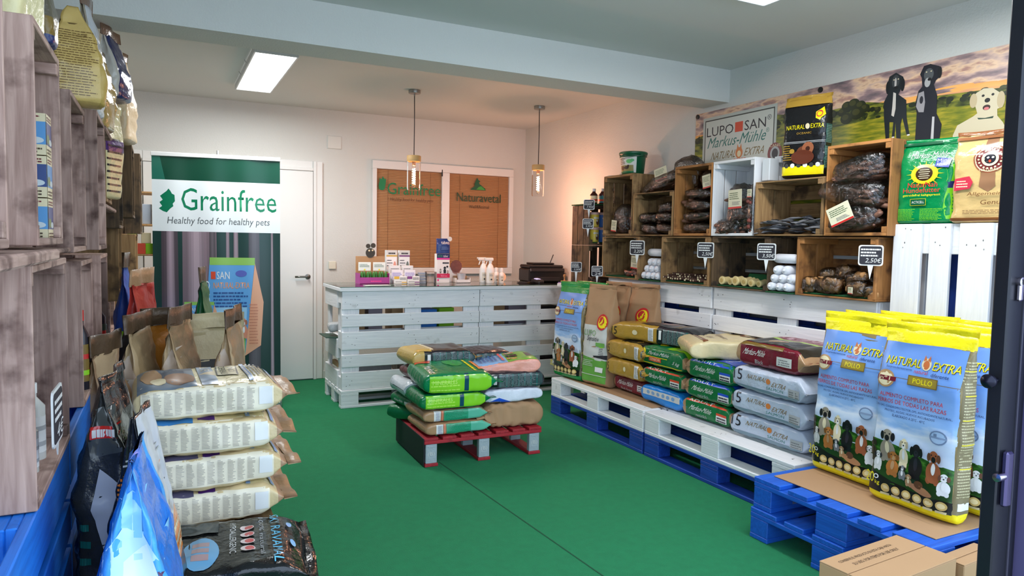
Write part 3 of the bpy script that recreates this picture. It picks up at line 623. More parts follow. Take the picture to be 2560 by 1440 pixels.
o = box('dark_tray', None, 1.20, 1.33, CY+.18, CY+.46, .548, .556, M((20,60,44), .5), .002, mx=R(3, 'Y')); tag(o, 'thin dark green tray under the crumpled bag at the counter end', 'tray')
o = box('folded_paper', None, 1.30, 1.33, CY+.2, CY+.4, .30, .34, M('tan', .8), .003); tag(o, 'folded tan paper in the low niche at the counter end', 'paper')
# ------------------------------------------------------------------ on the counter
CT = .982
def cartonbox(name, label, x, y, w_, d_, h_, body, art=None, cat='box', rz=0, z=CT, group=None, bev=.002):
    o = box(name, None, x-w_/2, x+w_/2, y, y+d_, z, z+h_, M(body, .5), bev); o.matrix_local = T(x, y+d_/2, z+h_/2) @ R(rz)
    tag(o, label, cat, group)
    if art: put(art, 'printed_front', o, (-w_/2, -d_/2, -h_/2), (w_, 0, 0), (0, 0, h_), (0, -1, 0), off=.0006, step=.00015)
    return o
# purple tray of green treats with a panda-like topper
tr = thing('treat_display', 'purple display tray of green treats with a paw topper', 'display', T(1.66, 5.98, CT))
pm = M((160,50,130), .5)
box('tray_front', tr, -.13, .13, 0, .004, 0, .055, pm, .001); box('tray_base', tr, -.13, .13, 0, .15, 0, .004, pm, 0); box('tray_back', tr, -.13, .13, .15, .154, 0, .235, M('tan', .6), .001)
for s_ in (-1, 1): box('tray_side', tr, s_*.13-.002, s_*.13+.002, 0, .152, 0, .09, pm, 0)
a = Art(); a.L(.36, .3, .74, .6, 1, 'pink', .6); put(a, 'lettering', tr, (-.13, 0, 0), (.26, 0, 0), (0, 0, .055), (0, -1, 0))
for k in range(9): lathe('green_treat', tr, [(.004, 0), (.014, .008), (.016, .05), (.012, .085), (.003, .095)], M((50,110,40), .35, nz=.3), loc=(-.105+.0265*k, .03+.02*(k % 2), .012), seg=10)
for s_ in (-.07, .06):
    cb = box('header_card', tr, s_-.055, s_+.055, .075, .077, .11, .185, M((232,236,228), .5), 0); a = Art(); a.L(.1, .45, .9, .85, 3, 'dgreen', .35); a.e(.5, .12, .07, .1, 'yellow'); put(a, 'lettering', cb, (-.055, -.001, -.0375), (.11, 0, 0), (0, 0, .075), (0, -1, 0))
bk = M((50,48,40), .6)
for x_, z_, r_ in ((0, .265, .042), (-.02, .325, .020), (.025, .33, .022)): lathe('topper_disc', tr, [(.0001, -.003), (r_, -.003), (r_, .003), (.0001, .003)], bk, mx=T(x_, .147, z_) @ R(90, 'X'), cap=False)
for x_, z_ in ((-.012, .285), (.018, .288)): lathe('topper_disc', tr, [(.0001, -.001), (.008, -.001), (.008, .001), (.0001, .001)], M('cream', .6), mx=T(x_, .142, z_) @ R(90, 'X'), cap=False, seg=12)
def stack_box(x, y, z, w_, d_, h_, band, lbl, pic=None):
    a = Art(); a.r(0, .8, 1, 1, 'offw'); a.r(0, .74, 1, .8, band); a.L(.2, .84, .85, .95, 1, 'ink', .6); a.L(.06, .35, .6, .68, 3, 'ink', .3); a.e(.78, .35, .13, .2, pic or 'tan'); a.r(0, 0, .35, .12, band)
    return cartonbox('remedy_box', lbl, x, y, w_, d_, h_, (232,232,230), a, z=z)
stack_box(1.865, 6.16, CT+.07, .10, .05, .22, (196,160,60), 'tall white box with ochre band at the back of the left remedy pile', (220,150,130))
stack_box(1.985, 6.16, CT+.07, .10, .05, .22, (120,60,120), 'tall white box with purple band at the back of the right remedy pile', (110,120,110))
for k, (x_, band) in enumerate(((1.865, (226,180,60)), (1.985, (130,60,130)))):
    c_ = ('ochre', 'purple')[k]
    cartonbox('display_riser', 'white cardboard riser under the %s banded boxes' % c_, x_, 6.07, .11, .14, .068, (225,225,222), cat='riser')
    a = Art(); a.L(.1, .3, .9, .8, 3, 'dgrey', .35, k); a.r(.4, .05, .7, .2, band); cartonbox('remedy_box', 'small white box in the middle step of the %s remedy pile' % c_, x_+.01, 6.09, .10, .04, .085, (228,228,226), a, z=CT+.069)
    a = Art(); a.L(.05, .1, .95, .8, 5, (130,120,190), .5, k+4); cartonbox('remedy_sachet', 'flat lavender printed sachet leaning in front of the %s pile' % c_, x_+.015, 6.04, .10, .015, .085, (228,226,232), a, z=CT+.03, cat='sachet')
    a = Art(); a.r(0, .62, .4, 1, band); a.L(.45, .55, .95, .9, 2, 'ink', .4); a.L(.1, .2, .6, .32, 1, 'dgrey', .5); a.r(.6, .1, 1, .22, band); cartonbox('remedy_box', 'low white box with %s corner at the front of its pile' % c_, x_+.03, 5.99, .115, .04, .062, (230,230,226), a)
for k in range(7): cartonbox('stacked_sachet', 'silver sachet in the small pile beside the remedy boxes', 2.12, 6.03, .075, .05, .012, ('silver2', 'lgrey')[k % 2], None, cat='sachet', rz=uni(-6, 6), z=CT+.0135*k, group='silver sachets in a pile')
o = lathe('clear_plastic_tub', None, [(.045, 0), (.052, .10), (.055, .102)], film('tubfilm', (.93,.92,.92), .3, .15), loc=(2.19, 6.03, CT)); tag(o, 'clear plastic tub standing left of the tall dental chew box', 'tub')
a = Art(); a.r(0, .86, 1, 1, 'navy'); a.t('taber', .5, .885, .88, .965, 'white'); a.e(.25, .925, .18, .035, (60,140,90)); a.e(.25, .925, .13, .02, 'navy'); a.r(0, .80, 1, .86, (214,60,150)); a.L(.45, .66, .95, .75, 1, 'ink', .6)
a.dog(.62, .34, .26, .24, 'black', 'ink'); a.dog(.85, .32, .16, .12, (120,90,70)); a.dog(.28, .34, .16, .16, (90,90,80)); a.e(.8, .56, .08, .035, 'ink'); a.r(0, .18, 1, .32, (200,30,80)); a.t('FRESH mint', .3, .21, .8, .28, (240,150,180)); a.e(.1, .1, .07, .035, 'pink')
cartonbox('chew_box', 'tall white box with navy top, pink bands and a black dog picture', 2.30, 6.0, .125, .06, .265, (235,235,232), a)
nb = bag('navy_pouch', 'navy stand-up pouch standing on top of the tall chew box', T(2.31, 6.035, CT+.266), .13, .13, .045, body=(36,60,120), lying=False, tt=.35, n=3, seam=.015, wr=.003, seed=5, cat='pouch',
    faces={'front': (lambda a: (a.t('taber', .3, .68, .9, .9, 'white'), a.L(.3, .3, .85, .55, 3, (120,150,200), .3), a)[-1])(Art())})
o = lathe('round_badge', nb, [(.0001, 0), (.022, 0), (.022, .004), (.0001, .004)], M('offw', .5), mx=T(.06, -.01, .135) @ R(90, 'X'), cap=False)
# dog treat boxes at middle
def rounddisp(x, y, s, lbl, pic):
    p = thing('round_front_box', lbl, 'display', T(x, y, CT)); wm = M((232,232,230), .5)
    box('box_body', p, -.06*s, .06*s, .02, .07, 0, .13*s, wm); 
    lathe('picture_disc', p, [(.0001, -.003), (.055*s, -.003), (.055*s, .003), (.0001, .003)], M(pic, .5, nz=.4, nscale=30), mx=T(0, .02, .14*s) @ R(90, 'X'), cap=False, seg=28)
    a = Art(); a.e(.5, .75, .32, .2, (170,130,120)); a.e(.5, .78, .2, .12, (90,60,50)); a.L(.2, .3, .8, .45, 2, 'grey', .4); put(a, 'printed_front', p, (-.06*s, .02, 0), (.12*s, 0, 0), (0, 0, .13*s), (0, -1, 0), off=.001)
rounddisp(2.475, 6.10, 1.05, 'white box with round dog picture top behind the open tray', (120,70,60))
o = thing('open_tray_box', 'white open tray box with curved front holding a clear cup', 'display', T(2.49, 5.98, CT)); wm = M((232,232,230), .5)
box('tray_front', o, -.065, .075, 0, .003, 0, .03, wm, 0); box('tray_base', o, -.065, .075, 0, .09, 0, .003, wm, 0); box('tray_back', o, -.065, .075, .087, .09, 0, .06, M('tan', .6), 0)
for s_ in (-.065, .073): box('tray_side', o, s_, s_+.002, 0, .09, 0, .045, wm, 0)
lathe('clear_cup', o, [(.03, .004), (.042, .085), (.044, .087)], M((206,206,210), .25), loc=(.0, .045, 0)); lathe('cup_contents', o, [(.038, .07), (.03, .085), (.001, .09)], M((110,80,70), .8, nz=.3, nscale=60), loc=(0, .045, 0))
def spray(lbl, x, y, big):
    wm = M((232,232,228), .35)
    if big:
        p = thing('spray_bottle', lbl, 'spray bottle', T(x, y, CT)); lathe('bottle', p, [(.034, 0), (.037, .006), (.037, .12), (.026, .16), (.013, .18), (.013, .19)], wm)
        lathe('collar', p, [(.016, .187), (.016, .205)], wm); box('spray_head', p, -.055, .03, -.011, .011, .205, .235, wm, .008); box('nozzle', p, -.066, -.053, -.006, .006, .222, .236, wm, .003)
        box('trigger', p, -.043, -.036, -.006, .006, .165, .206, wm, .002, mx=R(20, 'Y'))
        sc_, h, r_ = 1, .12, .0372
    else:
        p = thing('pump_bottle', lbl, 'bottle', T(x, y, CT)); lathe('bottle', p, [(.024, 0), (.026, .005), (.026, .085), (.015, .10)], wm); lathe('cap', p, [(.016, .10), (.017, .125), (.013, .14), (.0001, .142)], wm, cap=False)
        h, r_ = .085, .0262
    bm_ = Art(); bm_.r(.1, .15, .9, .8, (214,208,190)); bm_.L(.2, .55, .8, .75, 3, 'grey', .4); bm_.t('A', .3, .2, .5, .4, 'ink')
    vv, ff = [], []; n_ = 12; L_ = bpy.data.meshes.new('label')
    for i in range(n_+1): t_ = -2.3+1.5*i/n_; vv += [(r_*1.01*math.cos(t_), r_*1.01*math.sin(t_), h*.15), (r_*1.01*math.cos(t_), r_*1.01*math.sin(t_), h*.8)]
    for i in range(n_): ff.append((2*i, 2*i+2, 2*i+3, 2*i+1))
    L_.from_pydata(vv, [], ff); lb = obj('label', L_, p, M((216,210,192), .6)); bv_ = BVHTree.FromPolygons([V(q) for q in vv], ff)
    a = Art(); a.L(.15, .6, .85, .85, 3, 'grey', .4); a.r(.35, .12, .65, .3, 'ink'); put(a, 'printed_label', lb, (-r_*.75, -r_, h*.15), (r_*1.3, 0, 0), (0, 0, h*.65), (0, -1, 0), bv_, (8, 2), off=.0006)
spray('white trigger spray bottle on the counter, the front one', 2.74, 5.93, True); spray('white trigger spray bottle partly behind the front one', 2.71, 6.02, True)
spray('small white capped bottle right of the spray bottles', 2.86, 5.94, False); spray('small white capped bottle behind its twin', 2.845, 6.02, False)
o = box('wooden_disc', None, 2.93, 2.98, 6.12, 6.14, CT, CT+.01, M('tan', .6)); bpy.data.objects.remove(o)
o = lathe('wooden_fan_disc', None, [(.0001, 0), (.045, 0), (.045, .008), (.0001, .008)], M((226,186,150), .6), mx=T(2.95, 6.12, CT+.046) @ R(80, 'X'), cap=False); tag(o, 'pale wooden disc leaning behind the small bottles', 'disc')
pn = thing('pen', 'dark pen lying on the glass counter right of the bottles', 'pen', T(3.0, 5.86, CT+.006) @ R(95) @ R(90, 'X')); lathe('pen_body', pn, [(.004, 0), (.005, .01), (.005, .09)], M('ink', .4), seg=8); lathe('pen_tip', pn, [(.005, .09), (.004, .12), (.001, .135)], M('dgold', .4), seg=8)
for k, (x_, y_) in enumerate(((1.55, 5.72), (1.50, 5.66))):
    o = box('leaflet', None, x_, x_+.21, y_, y_+.10, CT+.001+.002*k, CT+.003+.002*k, M(((206,214,206), (60,90,70))[1-k], .5), 0, mx=R(-4+6*k)); tag(o, ('dark green leaflet under the pale one', 'pale leaflet on top of the dark one')[k]+' at the counter left corner', 'leaflet')
# card reader, printer, stamp
cr = thing('card_reader', 'small black card reader with lit violet screen on the counter', 'card reader', T(3.20, 5.84, CT) @ R(20)); box('reader_body', cr, -.04, .04, -.05, .06, 0, .035, M((28,28,34), .4), .01, mx=R(8, 'X')); box('screen', cr, -.026, .026, -.012, .03, .036, .042, emit('reader', (.28, .26, .85), .9), .001, mx=R(8, 'X')); box('keypad', cr, -.026, .026, -.044, -.016, .030, .034, M('dgrey', .5), .001, mx=R(8, 'X'))
o = tube('reader_cable', None, [(3.16, 5.86, CT+.005), (3.12, 5.87, CT+.012), (3.08, 5.85, CT+.006), (3.03, 5.87, CT+.006), (3.02, 5.92, CT+.006), (3.06, 5.93, CT+.006)], .004, M('ink', .5)); tag(o, 'looped black cable beside the card reader', 'cable')
pr = thing('printer', 'black desktop printer on the right of the counter', 'printer', T(3.38, 6.1, CT) @ R(-6)); bm_ = M((20,20,23), .35)
box('printer_body', pr, -.19, .19, -.14, .14, .0, .13, bm_, .012); box('scanner_lid', pr, -.18, .18, -.13, .14, .131, .165, bm_, .014); box('paper_feeder', pr, -.11, .12, -.04, .14, .166, .185, bm_, .01)
box('output_tray', pr, -.13, .13, -.16, -.141, .012, .05, M((34,34,38), .4), .004); box('control_panel', pr, -.18, .18, -.157, -.141, .10, .135, M((30,30,34), .3), .004, mx=R(-20, 'X')); box('antenna_arm', pr, .13, .138, .06, .07, .166, .27, bm_, .002, mx=R(22, 'Y'))
st = thing('rubber_stamp', 'wooden handled rubber stamp on a violet pad near the printer', 'stamp', T(3.42, 5.72, CT)); box('ink_pad', st, -.055, .055, -.03, .03, 0, .014, M((120,110,180), .4), .003); box('stamp_base', st, -.035, .035, -.012, .012, .0145, .028, 'wood:pine', .002)
lathe('stamp_handle', st, [(.010, .028), (.006, .04), (.006, .055), (.014, .07), (.012, .085), (.0001, .088)], wood('pine', 'z'), cap=False)

# ------------------------------------------------------------------ right side: pallets
def floor_y(x, y, z): return frame((x, y, z), Y, -X, Z)            # 1.2 m along +Y, width toward -X
def up_wall(x, y, z): return frame((x+.144, y, z), -Y, Z, -X)      # on edge, deck toward -X, starts at high y
PX0, PX1 = 2.79, 3.59
for nm, y0 in (('back', 3.635), ('front', 2.415)):
    pallet('blue pallet on the floor under the %s white pallet by the right wall' % nm, floor_y(PX1, y0, 0), 'blue')
    pallet('white pallet lying on a blue one by the right wall, %s of the two' % nm, floor_y(PX1, y0, .144), 'white')
def upb(x0, x1): pass
pallet('short white pallet on edge against the right wall, far corner', up_wall(3.31, 4.83+.0, .289), 'white', 1.22)
pallet('white pallet on edge against the right wall, under the middle crates', up_wall(3.31, 3.59, .289), 'white', 1.2)
for y0 in (4.83, 3.59): pallet('dark blue pallet on edge hidden behind the %s white one' % ('far' if y0 > 4 else 'middle'), up_wall(3.455, y0, .289), 'blue', 1.2)
pallet('tall white pallet standing on end against the right wall', frame((3.31+.144, 1.52, .289), Z, Y, -X), 'white', 1.2)
pallet('dark blue pallet standing on end behind the tall white one', frame((3.455+.144, 1.54, .289), Z, Y, -X), 'blue', 1.195)
pallet('lower blue pallet of the double stack under the big bags', T(2.47, 1.53, 0), 'bluecap', 1.12, .85)
pallet('upper blue pallet with cardboard sheet under the big bags', T(2.48, 1.525, .1445), 'bluecap', 1.11, .85)
o = box('cardboard_sheet', None, 2.56, 3.28, 1.56, 2.33, .2895, .2935, M('kraft', .8, nz=.04), .001); tag(o, 'flat brown cardboard sheet on top of the double blue pallet', 'cardboard')
o = box('cardboard_sheet', None, 2.88, 3.30, 3.66, 4.8, .2895, .292, M('kraft', .8, nz=.04), .001); tag(o, 'brown cardboard sheet under the kraft bags on the far white pallet', 'cardboard')

# carton boxes at the lower right corner
def carton(lbl, x0, x1, y0, y1, h, rz, art=None):
    o = thing('cardboard_box', lbl, 'cardboard box', T((x0+x1)/2, (y0+y1)/2, 0) @ R(rz)); a, b = (x1-x0)/2, (y1-y0)/2; m = M((178,140,100), .8, nz=.05)
    bd_ = box('box_body', o, -a, a, -b, b, 0, h-.004, m, .003)
    box('top_flap', o, -a, a, -b, -.002, h-.004, h, m, .001); box('top_flap', o, -a, a, .002, b, h-.004, h, m, .001)
    if art: put(art, 'printed_text', o, (-a, -b, h), (2*a, 0, 0), (0, 2*b, 0), (0, 0, 1), off=.0008)
    return o
a = Art(); a.t('CONSERVE EL PRODUCTO EN ESTA CAJA PROTECTORA', .2, .55, .92, .62, (70,50,36)); a.t('FOR FRESH FOODS FOR ANIMALS AND PETS', .2, .42, .86, .49, (70,50,36)); a.rot()
carton('brown cardboard box with small print at the front right corner', 2.0, 2.45, 1.405, 1.62, .30, 4, None)
cbx = bpy.data.objects['cardboard_box']
a = Art(); a.t('CONSERVE EL PRODUCTO EN ESTA CAJA HASTA', .12, .50, .86, .60, (70,50,36)); a.t('SU USO, FOR ITEMS FOR USE ONLY', .20, .32, .84, .42, (70,50,36))
put(a, 'printed_text', cbx, (-.225, -.03, .30), (.40, 0, 0), (0, .17, 0), (0, 0, 1), off=.0008)
carton('second cardboard box behind the door stile at the right edge', 2.485, 2.72, 1.42, 1.505, .27, 4)

# ------------------------------------------------------------------ crates on the right
CX, Z1, Z2 = 3.265, 1.092, 1.43
def rcr(lbl, ylo, yhi, z, h, ori, key, d=.30, x=CX, z0=None): return crate(lbl, frame((x, yhi, z), -Y, X, Z), yhi-ylo, h, d, ori, key)
rcr('brown crate at the left end of the lower crate row', 4.37, 4.87, Z1, .332, 'h', 'crate')
rcr('brown crate with dark filled chews, second in the lower crate row', 3.60, 4.10, Z1, .332, 'h', 'crate')
rcr('dark crate with pale bone slices, third in the lower crate row', 3.08, 3.575, Z1, .332, 'h', 'dark')
rcr('light brown crate with bagged bones at the right end of the lower row', 2.37, 2.88, Z1, .332, 'h', 'orange')
rcr('upright brown crate under the green bucket', 4.475, 4.87, Z2, .485, 'v', 'crate')
rcr('low brown crate between the two upright brown ones, chew bags on top', 3.985, 4.465, Z2, .325, 'h', 'crate')
rcr('upright orange brown crate left of the white crate', 3.60, 3.975, Z2, .485, 'v', 'orange')
rcr('upright white painted crate in the upper crate row', 3.225, 3.59, Z2, .485, 'v', 'white')
rcr('low brown crate full of small silver packets', 2.70, 3.20, Z2, .325, 'h', 'crate', x=3.25)
rcr('upright brown crate stuffed with large chew bags beside the green bag', 2.31, 2.69, Z2, .485, 'v', 'orange', x=3.25)
rcr('white crate behind the black bag on the low packet crate', 2.96, 3.20, Z2+.33, .16, 'h', 'white', .16, 3.40)
# corner column standing on the counter end
crate('dark crate on the counter end, bottom of the corner column', frame((3.22, 5.0, 1.015), X, Y, Z) @ T(0, 0, 0) , .37, .335, .28, 'v', 'dark')
crate('dark crate of canned food, top of the corner column', frame((3.22, 5.0, 1.352), X, Y, Z), .37, .335, .28, 'v', 'dark')
o = thing('corner_post_stand', 'white painted pallet block stand under the corner crates', 'stand', T(3.2, 4.98, .0)); box('stand_board', o, -.1, .39, 0, .33, .985, 1.013, 'wood:white'); 
for q in ((.0, 0), (.33, 0), (0, .27), (.33, .27)): box('stand_leg', o, q[0], q[0]+.06, q[1], q[1]+.06, 0, .985, 'wood:white')

def turf(lbl, x0, x1, y0, y1, z, fold=None):
    o = thing('turf_mat', lbl, 'turf mat', T((x0+x1)/2, (y0+y1)/2, z)); a, b = (x1-x0)/2, (y1-y0)/2; m = M((8,86,42), .95, bump=.9, bscale=300, nz=.2)
    box('mat_sheet', o, -a, a, -b, b, 0, .008, m, .002)
    if fold: box('mat_upturn', o, -.004, .004, -b, b*.3, 0, .09, m, .002, mx=R(24, 'Y'))
    return o
zf = Z1+.011
turf('green turf mat lining the left lower crate', 3.28, 3.54, 4.40, 4.84, zf)
turf('green turf mat under the left pile of white rolls', 3.26, 3.54, 4.115, 4.36, Z1+.001)
turf('green turf mat lining the filled chew crate', 3.28, 3.54, 3.63, 4.07, zf)
turf('green turf mat with turned up edge in the bone slice crate', 3.28, 3.54, 3.11, 3.545, zf, True)
turf('green turf mat under the right pile of white rolls', 3.23, 3.54, 2.895, 3.07, Z1+.001)
turf('green turf mat lining the bagged bone crate', 3.28, 3.54, 2.40, 2.85, zf)
o = box('turf_mat', None, 3.21, 3.60, 4.985, 5.28, 1.690, 1.700, M((8,86,42), .95, bump=.9, bscale=300, nz=.2), .002); tag(o, 'green turf mat on top of the corner crates', 'turf mat')
o = box('turf_mat', None, 3.25, 3.56, 5.01, 5.25, 1.372, 1.378, M((8,86,42), .95, bump=.9, bscale=300, nz=.2), .001); tag(o, 'green turf mat under the canned food in the corner crate', 'turf mat')
# white rolls
rollm = M((222,224,230), .4, bump=.3, bscale=40)
def roll(lbl, x, y, z, r, ln, mx, grp):
    p = thing('wrapped_roll', lbl, 'wrapped roll', mx, grp)
    lathe('roll_body', p, [(r*.35, 0), (r*.8, .006), (r, .022), (r, ln-.022), (r*.8, ln-.006), (r*.35, ln)], rollm, seg=16)
    lathe('twist_end', p, [(r*.12, -.010), (r*.34, .001)], rollm, seg=8)
    return p
def rolls(y0, y1, r, rows, grp, lbl, x=3.275):
    for k, n_ in enumerate(rows):
        sp = (y1-y0-2*r)/max(1, rows[0]-1)
        for i in range(n_):
            yy = y1-r-(i+k*.5*(1 if rows[0] > 3 else .5))*sp
            roll(lbl, 0, 0, 0, r, .22, T(x+uni(-.006, .006)+k*.006, yy, Z1+.012+r+k*r*1.76) @ R(90, 'Y'), grp)
rolls(2.895, 3.07, .0275, [3, 3, 2], 'white rolls right pile', 'white wrapped meat roll, one of the pile left of the bagged bone crate', 3.235)
roll('white wrapped roll lying crosswise on top of the right pile', 0, 0, 0, .028, .17, T(3.30, 2.895, Z1+.012+.0275*7) @ R(-90, 'X'), None)
rolls(4.12, 4.355, .029, [4, 3, 3], 'white rolls left pile', 'white wrapped meat roll, one of the pile beside the left lower crate', 3.27)
roll('white wrapped roll lying crosswise on top of the left pile', 0, 0, 0, .029, .18, T(3.33, 4.14, Z1+.012+.029*7.0) @ R(-90, 'X'), None)
# pale bone slices (sawn marrow bones)
for k, (y_, x_, r_) in enumerate(((3.50, 3.29, .028), (3.435, 3.30, .024), (3.375, 3.285, .031), (3.31, 3.295, .028), (3.245, 3.29, .024), (3.20, 3.31, .022), (3.46, 3.36, .026), (3.34, 3.37, .026))):
    p = thing('marrow_bone', 'pale sawn marrow bone in the front row of the dark lower crate' if k < 6 else 'pale sawn marrow bone behind the front row in the dark lower crate', 'bone', T(x_, y_, zf+.009+r_) @ R(90+uni(-8, 8), 'Y'), 'front row of marrow bones' if k < 6 else 'rear marrow bones')
    lathe('bone_shaft', p, [(r_*.9, -.0), (r_, .004), (r_*.85, .03), (r_, .058), (r_*.9, .06)], M((218,196,138), .6, nz=.1), seg=14)
    lathe('marrow', p, [(r_*.5, -.0015), (r_*.5, .0)], M((190,160,96), .8), seg=12)
# dark filled chews
for k in range(42):
    r_ = .010; row = k//14
    p = thing('filled_chew', 'small dark chew with pale filling in the second lower crate', 'chew', T(3.30+.04*row+uni(-.01, .01), 4.055-.029*(k % 14)+uni(-.005, .005), zf+.009+r_+ .012*(row) + uni(0, .012)) @ R(uni(-30, 30)) @ R(90, 'Y'), 'dark filled chews in the lower crate')
    lathe('chew_tube', p, [(r_, -.03), (r_, .03)], M((70,44,32), .8, nz=.3), seg=8); lathe('filling', p, [(r_*.6, -.0325), (r_*.6, -.03)], M('cream', .8), seg=8)
# silver packets
pkm = M((150,152,158), .35, .3, bump=.5, bscale=50)
def packet_mesh(sd):
    vs, fs = [], []; n_ = 8
    for i in range(n_+1):
        for j in range(5):
            u, v = i/n_-.5, j/4-.5; zz = .009*(1-(2*u)**2)*(1-(2*v)**4)+.003*noise.noise(V((u*5+sd, v*5, sd)))
            vs.append((u*.11, v*.045, zz))
    for i in range(n_):
        for j in range(4): q = i*5+j; fs.append((q, q+5, q+6, q+1))
    m = len(vs); vs += [(x, y, -z*.6) for x, y, z in vs]; fs += [(d+m, c+m, b+m, a_+m) for a_, b, c, d in fs]
    me = bpy.data.meshes.new('silver_packet'); me.from_pydata(vs, [], fs); me.shade_smooth(); me.materials.append(pkm); return me
pks = [packet_mesh(s_) for s_ in (1.3, 2.9, 5.2)]
for k in range(54):
    t_ = (k % 9)/8; lay = k//9
    o = obj('silver_packet', pks[k % 3], None, None, T(3.285+uni(0, .16), 3.165-.43*t_+uni(-.015, .015), Z2+.022+.017*lay*(1-.5*abs(t_-.45)*1.3)+uni(0, .004)) @ R(uni(-40, 40)) @ R(uni(-14, 14), 'X') @ R(uni(-14, 14), 'Y'))
    tag(o, 'small silver grey packet in the heap filling the low upper crate', 'packet', 'silver packets in the low crate')
# clear bags of chews
chm = M((122,84,66), .6, nz=.35, bump=.6, bscale=40, nscale=12); chm2 = M((150,100,60), .7, nz=.35, bump=.6, bscale=40, nscale=12)
def clear_bag(lbl, x, y, z, sx, sy, sz, mx=None, n=14, card=None, mat=None, seed=1, rods=True, tail=None, fill=.8):
    """transparent bag (half sizes sx, sy, sz) of dried chews with a paper header"""
    p = thing('clear_chew_bag', lbl, 'treat bag', T(x, y, z) @ (mx or Mx.Identity(4))); g = random.Random(seed); mat = mat or chm
    bm = bmesh.new(); bmesh.ops.create_icosphere(bm, subdivisions=4, radius=1)
    for v in bm.verts:
        c = v.co.copy(); s_ = [math.copysign(abs(q)**.62, q) for q in c]; q = V((s_[0]*sx, s_[1]*sy, s_[2]*sz))
        d = 1+.16*noise.noise(q*9+V((seed, 0, 0)))+.14*abs(noise.noise(q*26+V((0, seed, 0))))
        q *= d
        if tail and c.dot(V(tail)) > .45: q += V(tail)*(c.dot(V(tail))-.45)*.16
        q.z = max(q.z, -sz); v.co = q
    me = bpy.data.meshes.new('plastic_film'); bm.to_mesh(me); bm.free(); me.shade_smooth(); obj('plastic_film', me, p, film('film', fac=.42, rough=.16))
    vs, fs = [], []
    for i in range(n):
        c = V((g.uniform(-.55, .55)*sx*fill/.8, g.uniform(-.55, .55)*sy, g.uniform(-.85, .45)*sz)); L_ = min(max(sx, sy), .12)*g.uniform(.5, .9); a_ = g.uniform(-.6, .6)+(0 if sx > sy else PI/2); r_ = g.uniform(.008, .016) if rods else g.uniform(.02, .03)
        d = V((math.cos(a_), math.sin(a_), g.uniform(-.3, .3))).normalized(); e1 = d.orthogonal().normalized(); e2 = d.cross(e1); q = len(vs)
        if not rods: L_ = r_*1.2
        for k, (tt_, rr) in enumerate(((-1, .5), (-.8, 1), (-.2, .8), (.3, .95), (.8, 1.05), (1, .5))):
            for j in range(7):
                an = 2*PI*j/7; vv = c+d*tt_*L_+(e1*math.cos(an)+e2*math.sin(an))*r_*rr*g.uniform(.85, 1.15); vv.z = max(vv.z, -sz*.97); vs.append(vv)
        for k in range(5):
            for j in range(7): fs.append((q+k*7+j, q+k*7+(j+1) % 7, q+(k+1)*7+(j+1) % 7, q+(k+1)*7+j))
        fs.append(tuple(q+j for j in range(7))[::-1]); fs.append(tuple(q+35+j for j in range(7)))
    me = bpy.data.meshes.new('dried_chews'); me.from_pydata(vs, [], fs); me.shade_smooth(); obj('dried_chews', me, p, mat)['kind'] = 'stuff'
    if card:
        cx, cy, cz, w_, h, rz, ry = card
        cb = box('paper_label', p, -.0015, .0015, -w_/2, w_/2, -h/2, h/2, M((214,208,178), .6), .0005); cb.matrix_local = T(cx, cy, cz) @ R(rz) @ R(ry, 'X')
        a = Art(); a.r(0, 0, 1, .1, 'red'); a.L(.1, .5, .9, .9, 4, (60,90,50), .35, seed); a.L(.3, .2, .9, .4, 3, 'grey', .4, seed+1)
        put(a, 'printed_label', cb, (-.0016, w_/2, -h/2), (0, -w_, 0), (0, 0, h), (-1, 0, 0), off=.0004)
    return p
zc = Z2+.012
clear_bag('clear bag of chews with cream label standing in the crate under the bucket', 3.37, 4.70, zc+.12, .07, .085, .12, card=(-.09, .03, -.05, .07, .09, 0, 6), seed=1)
clear_bag('clear bag of pink chews right of the labelled one in the bucket crate', 3.38, 4.56, zc+.10, .06, .045, .10, seed=2, mat=M((150,90,80), .7, nz=.3))
for k, (y_, z_, l) in enumerate(((4.34, .045, 'left bottom'), (4.13, .045, 'right bottom'), (4.34, .125, 'left middle'), (4.14, .13, 'right middle'), (4.11, .20, 'right top'))):
    clear_bag('clear bag of dark chews, %s of the pile in the low brown crate' % l, 3.38, y_, zc+z_, .09, .10, .04, R(uni(-8, 8), 'X'), 16, seed=10+k)
clear_bag('glossy clear chew bag with cream label lying on the low brown crate', 3.40, 4.22, Z2+.325+.07, .10, .20, .06, R(-14, 'X'), 26, card=(-.07, -.02, .065, .12, .09, 10, 0), seed=20, tail=(0, 1, -.2))
clear_bag('crumpled clear bag at the back of the low brown crate top', 3.47, 4.05, Z2+.325+.13, .07, .12, .12, None, 5, seed=21)
for k, z_ in enumerate((.04, .12, .20, .28)):
    clear_bag('clear bag of dark chews in the orange brown upright crate, %s layer' % ('bottom', 'second', 'third', 'top')[k], 3.38, 3.785, zc+z_, .10, .14, .038, R(uni(-5, 5), 'X'), 18, seed=30+k)
clear_bag('clear bag with hanging cream label in the top of the orange brown crate', 3.38, 3.70, zc+.375, .07, .08, .06, None, 6, card=(-.085, -.02, -.02, .08, .09, 0, -8), seed=35)
clear_bag('tall clear chew bag with cream label in the white crate', 3.36, 3.38, zc+.16, .085, .11, .155, None, 26, card=(-.105, -.01, .06, .115, .12, 0, -2), seed=40, fill=.8)
clear_bag('clear bag of dark strips spilling at the bottom left of the white crate', 3.33, 3.46, zc+.05, .08, .10, .05, None, 18, seed=41)
clear_bag('narrow clear bag of red brown sticks at the right side of the white crate', 3.30, 3.245, zc+.15, .04, .03, .15, None, 22, seed=42, mat=M((120,60,50), .7, nz=.3), card=(-.05, 0, .10, .035, .05, 0, 0))
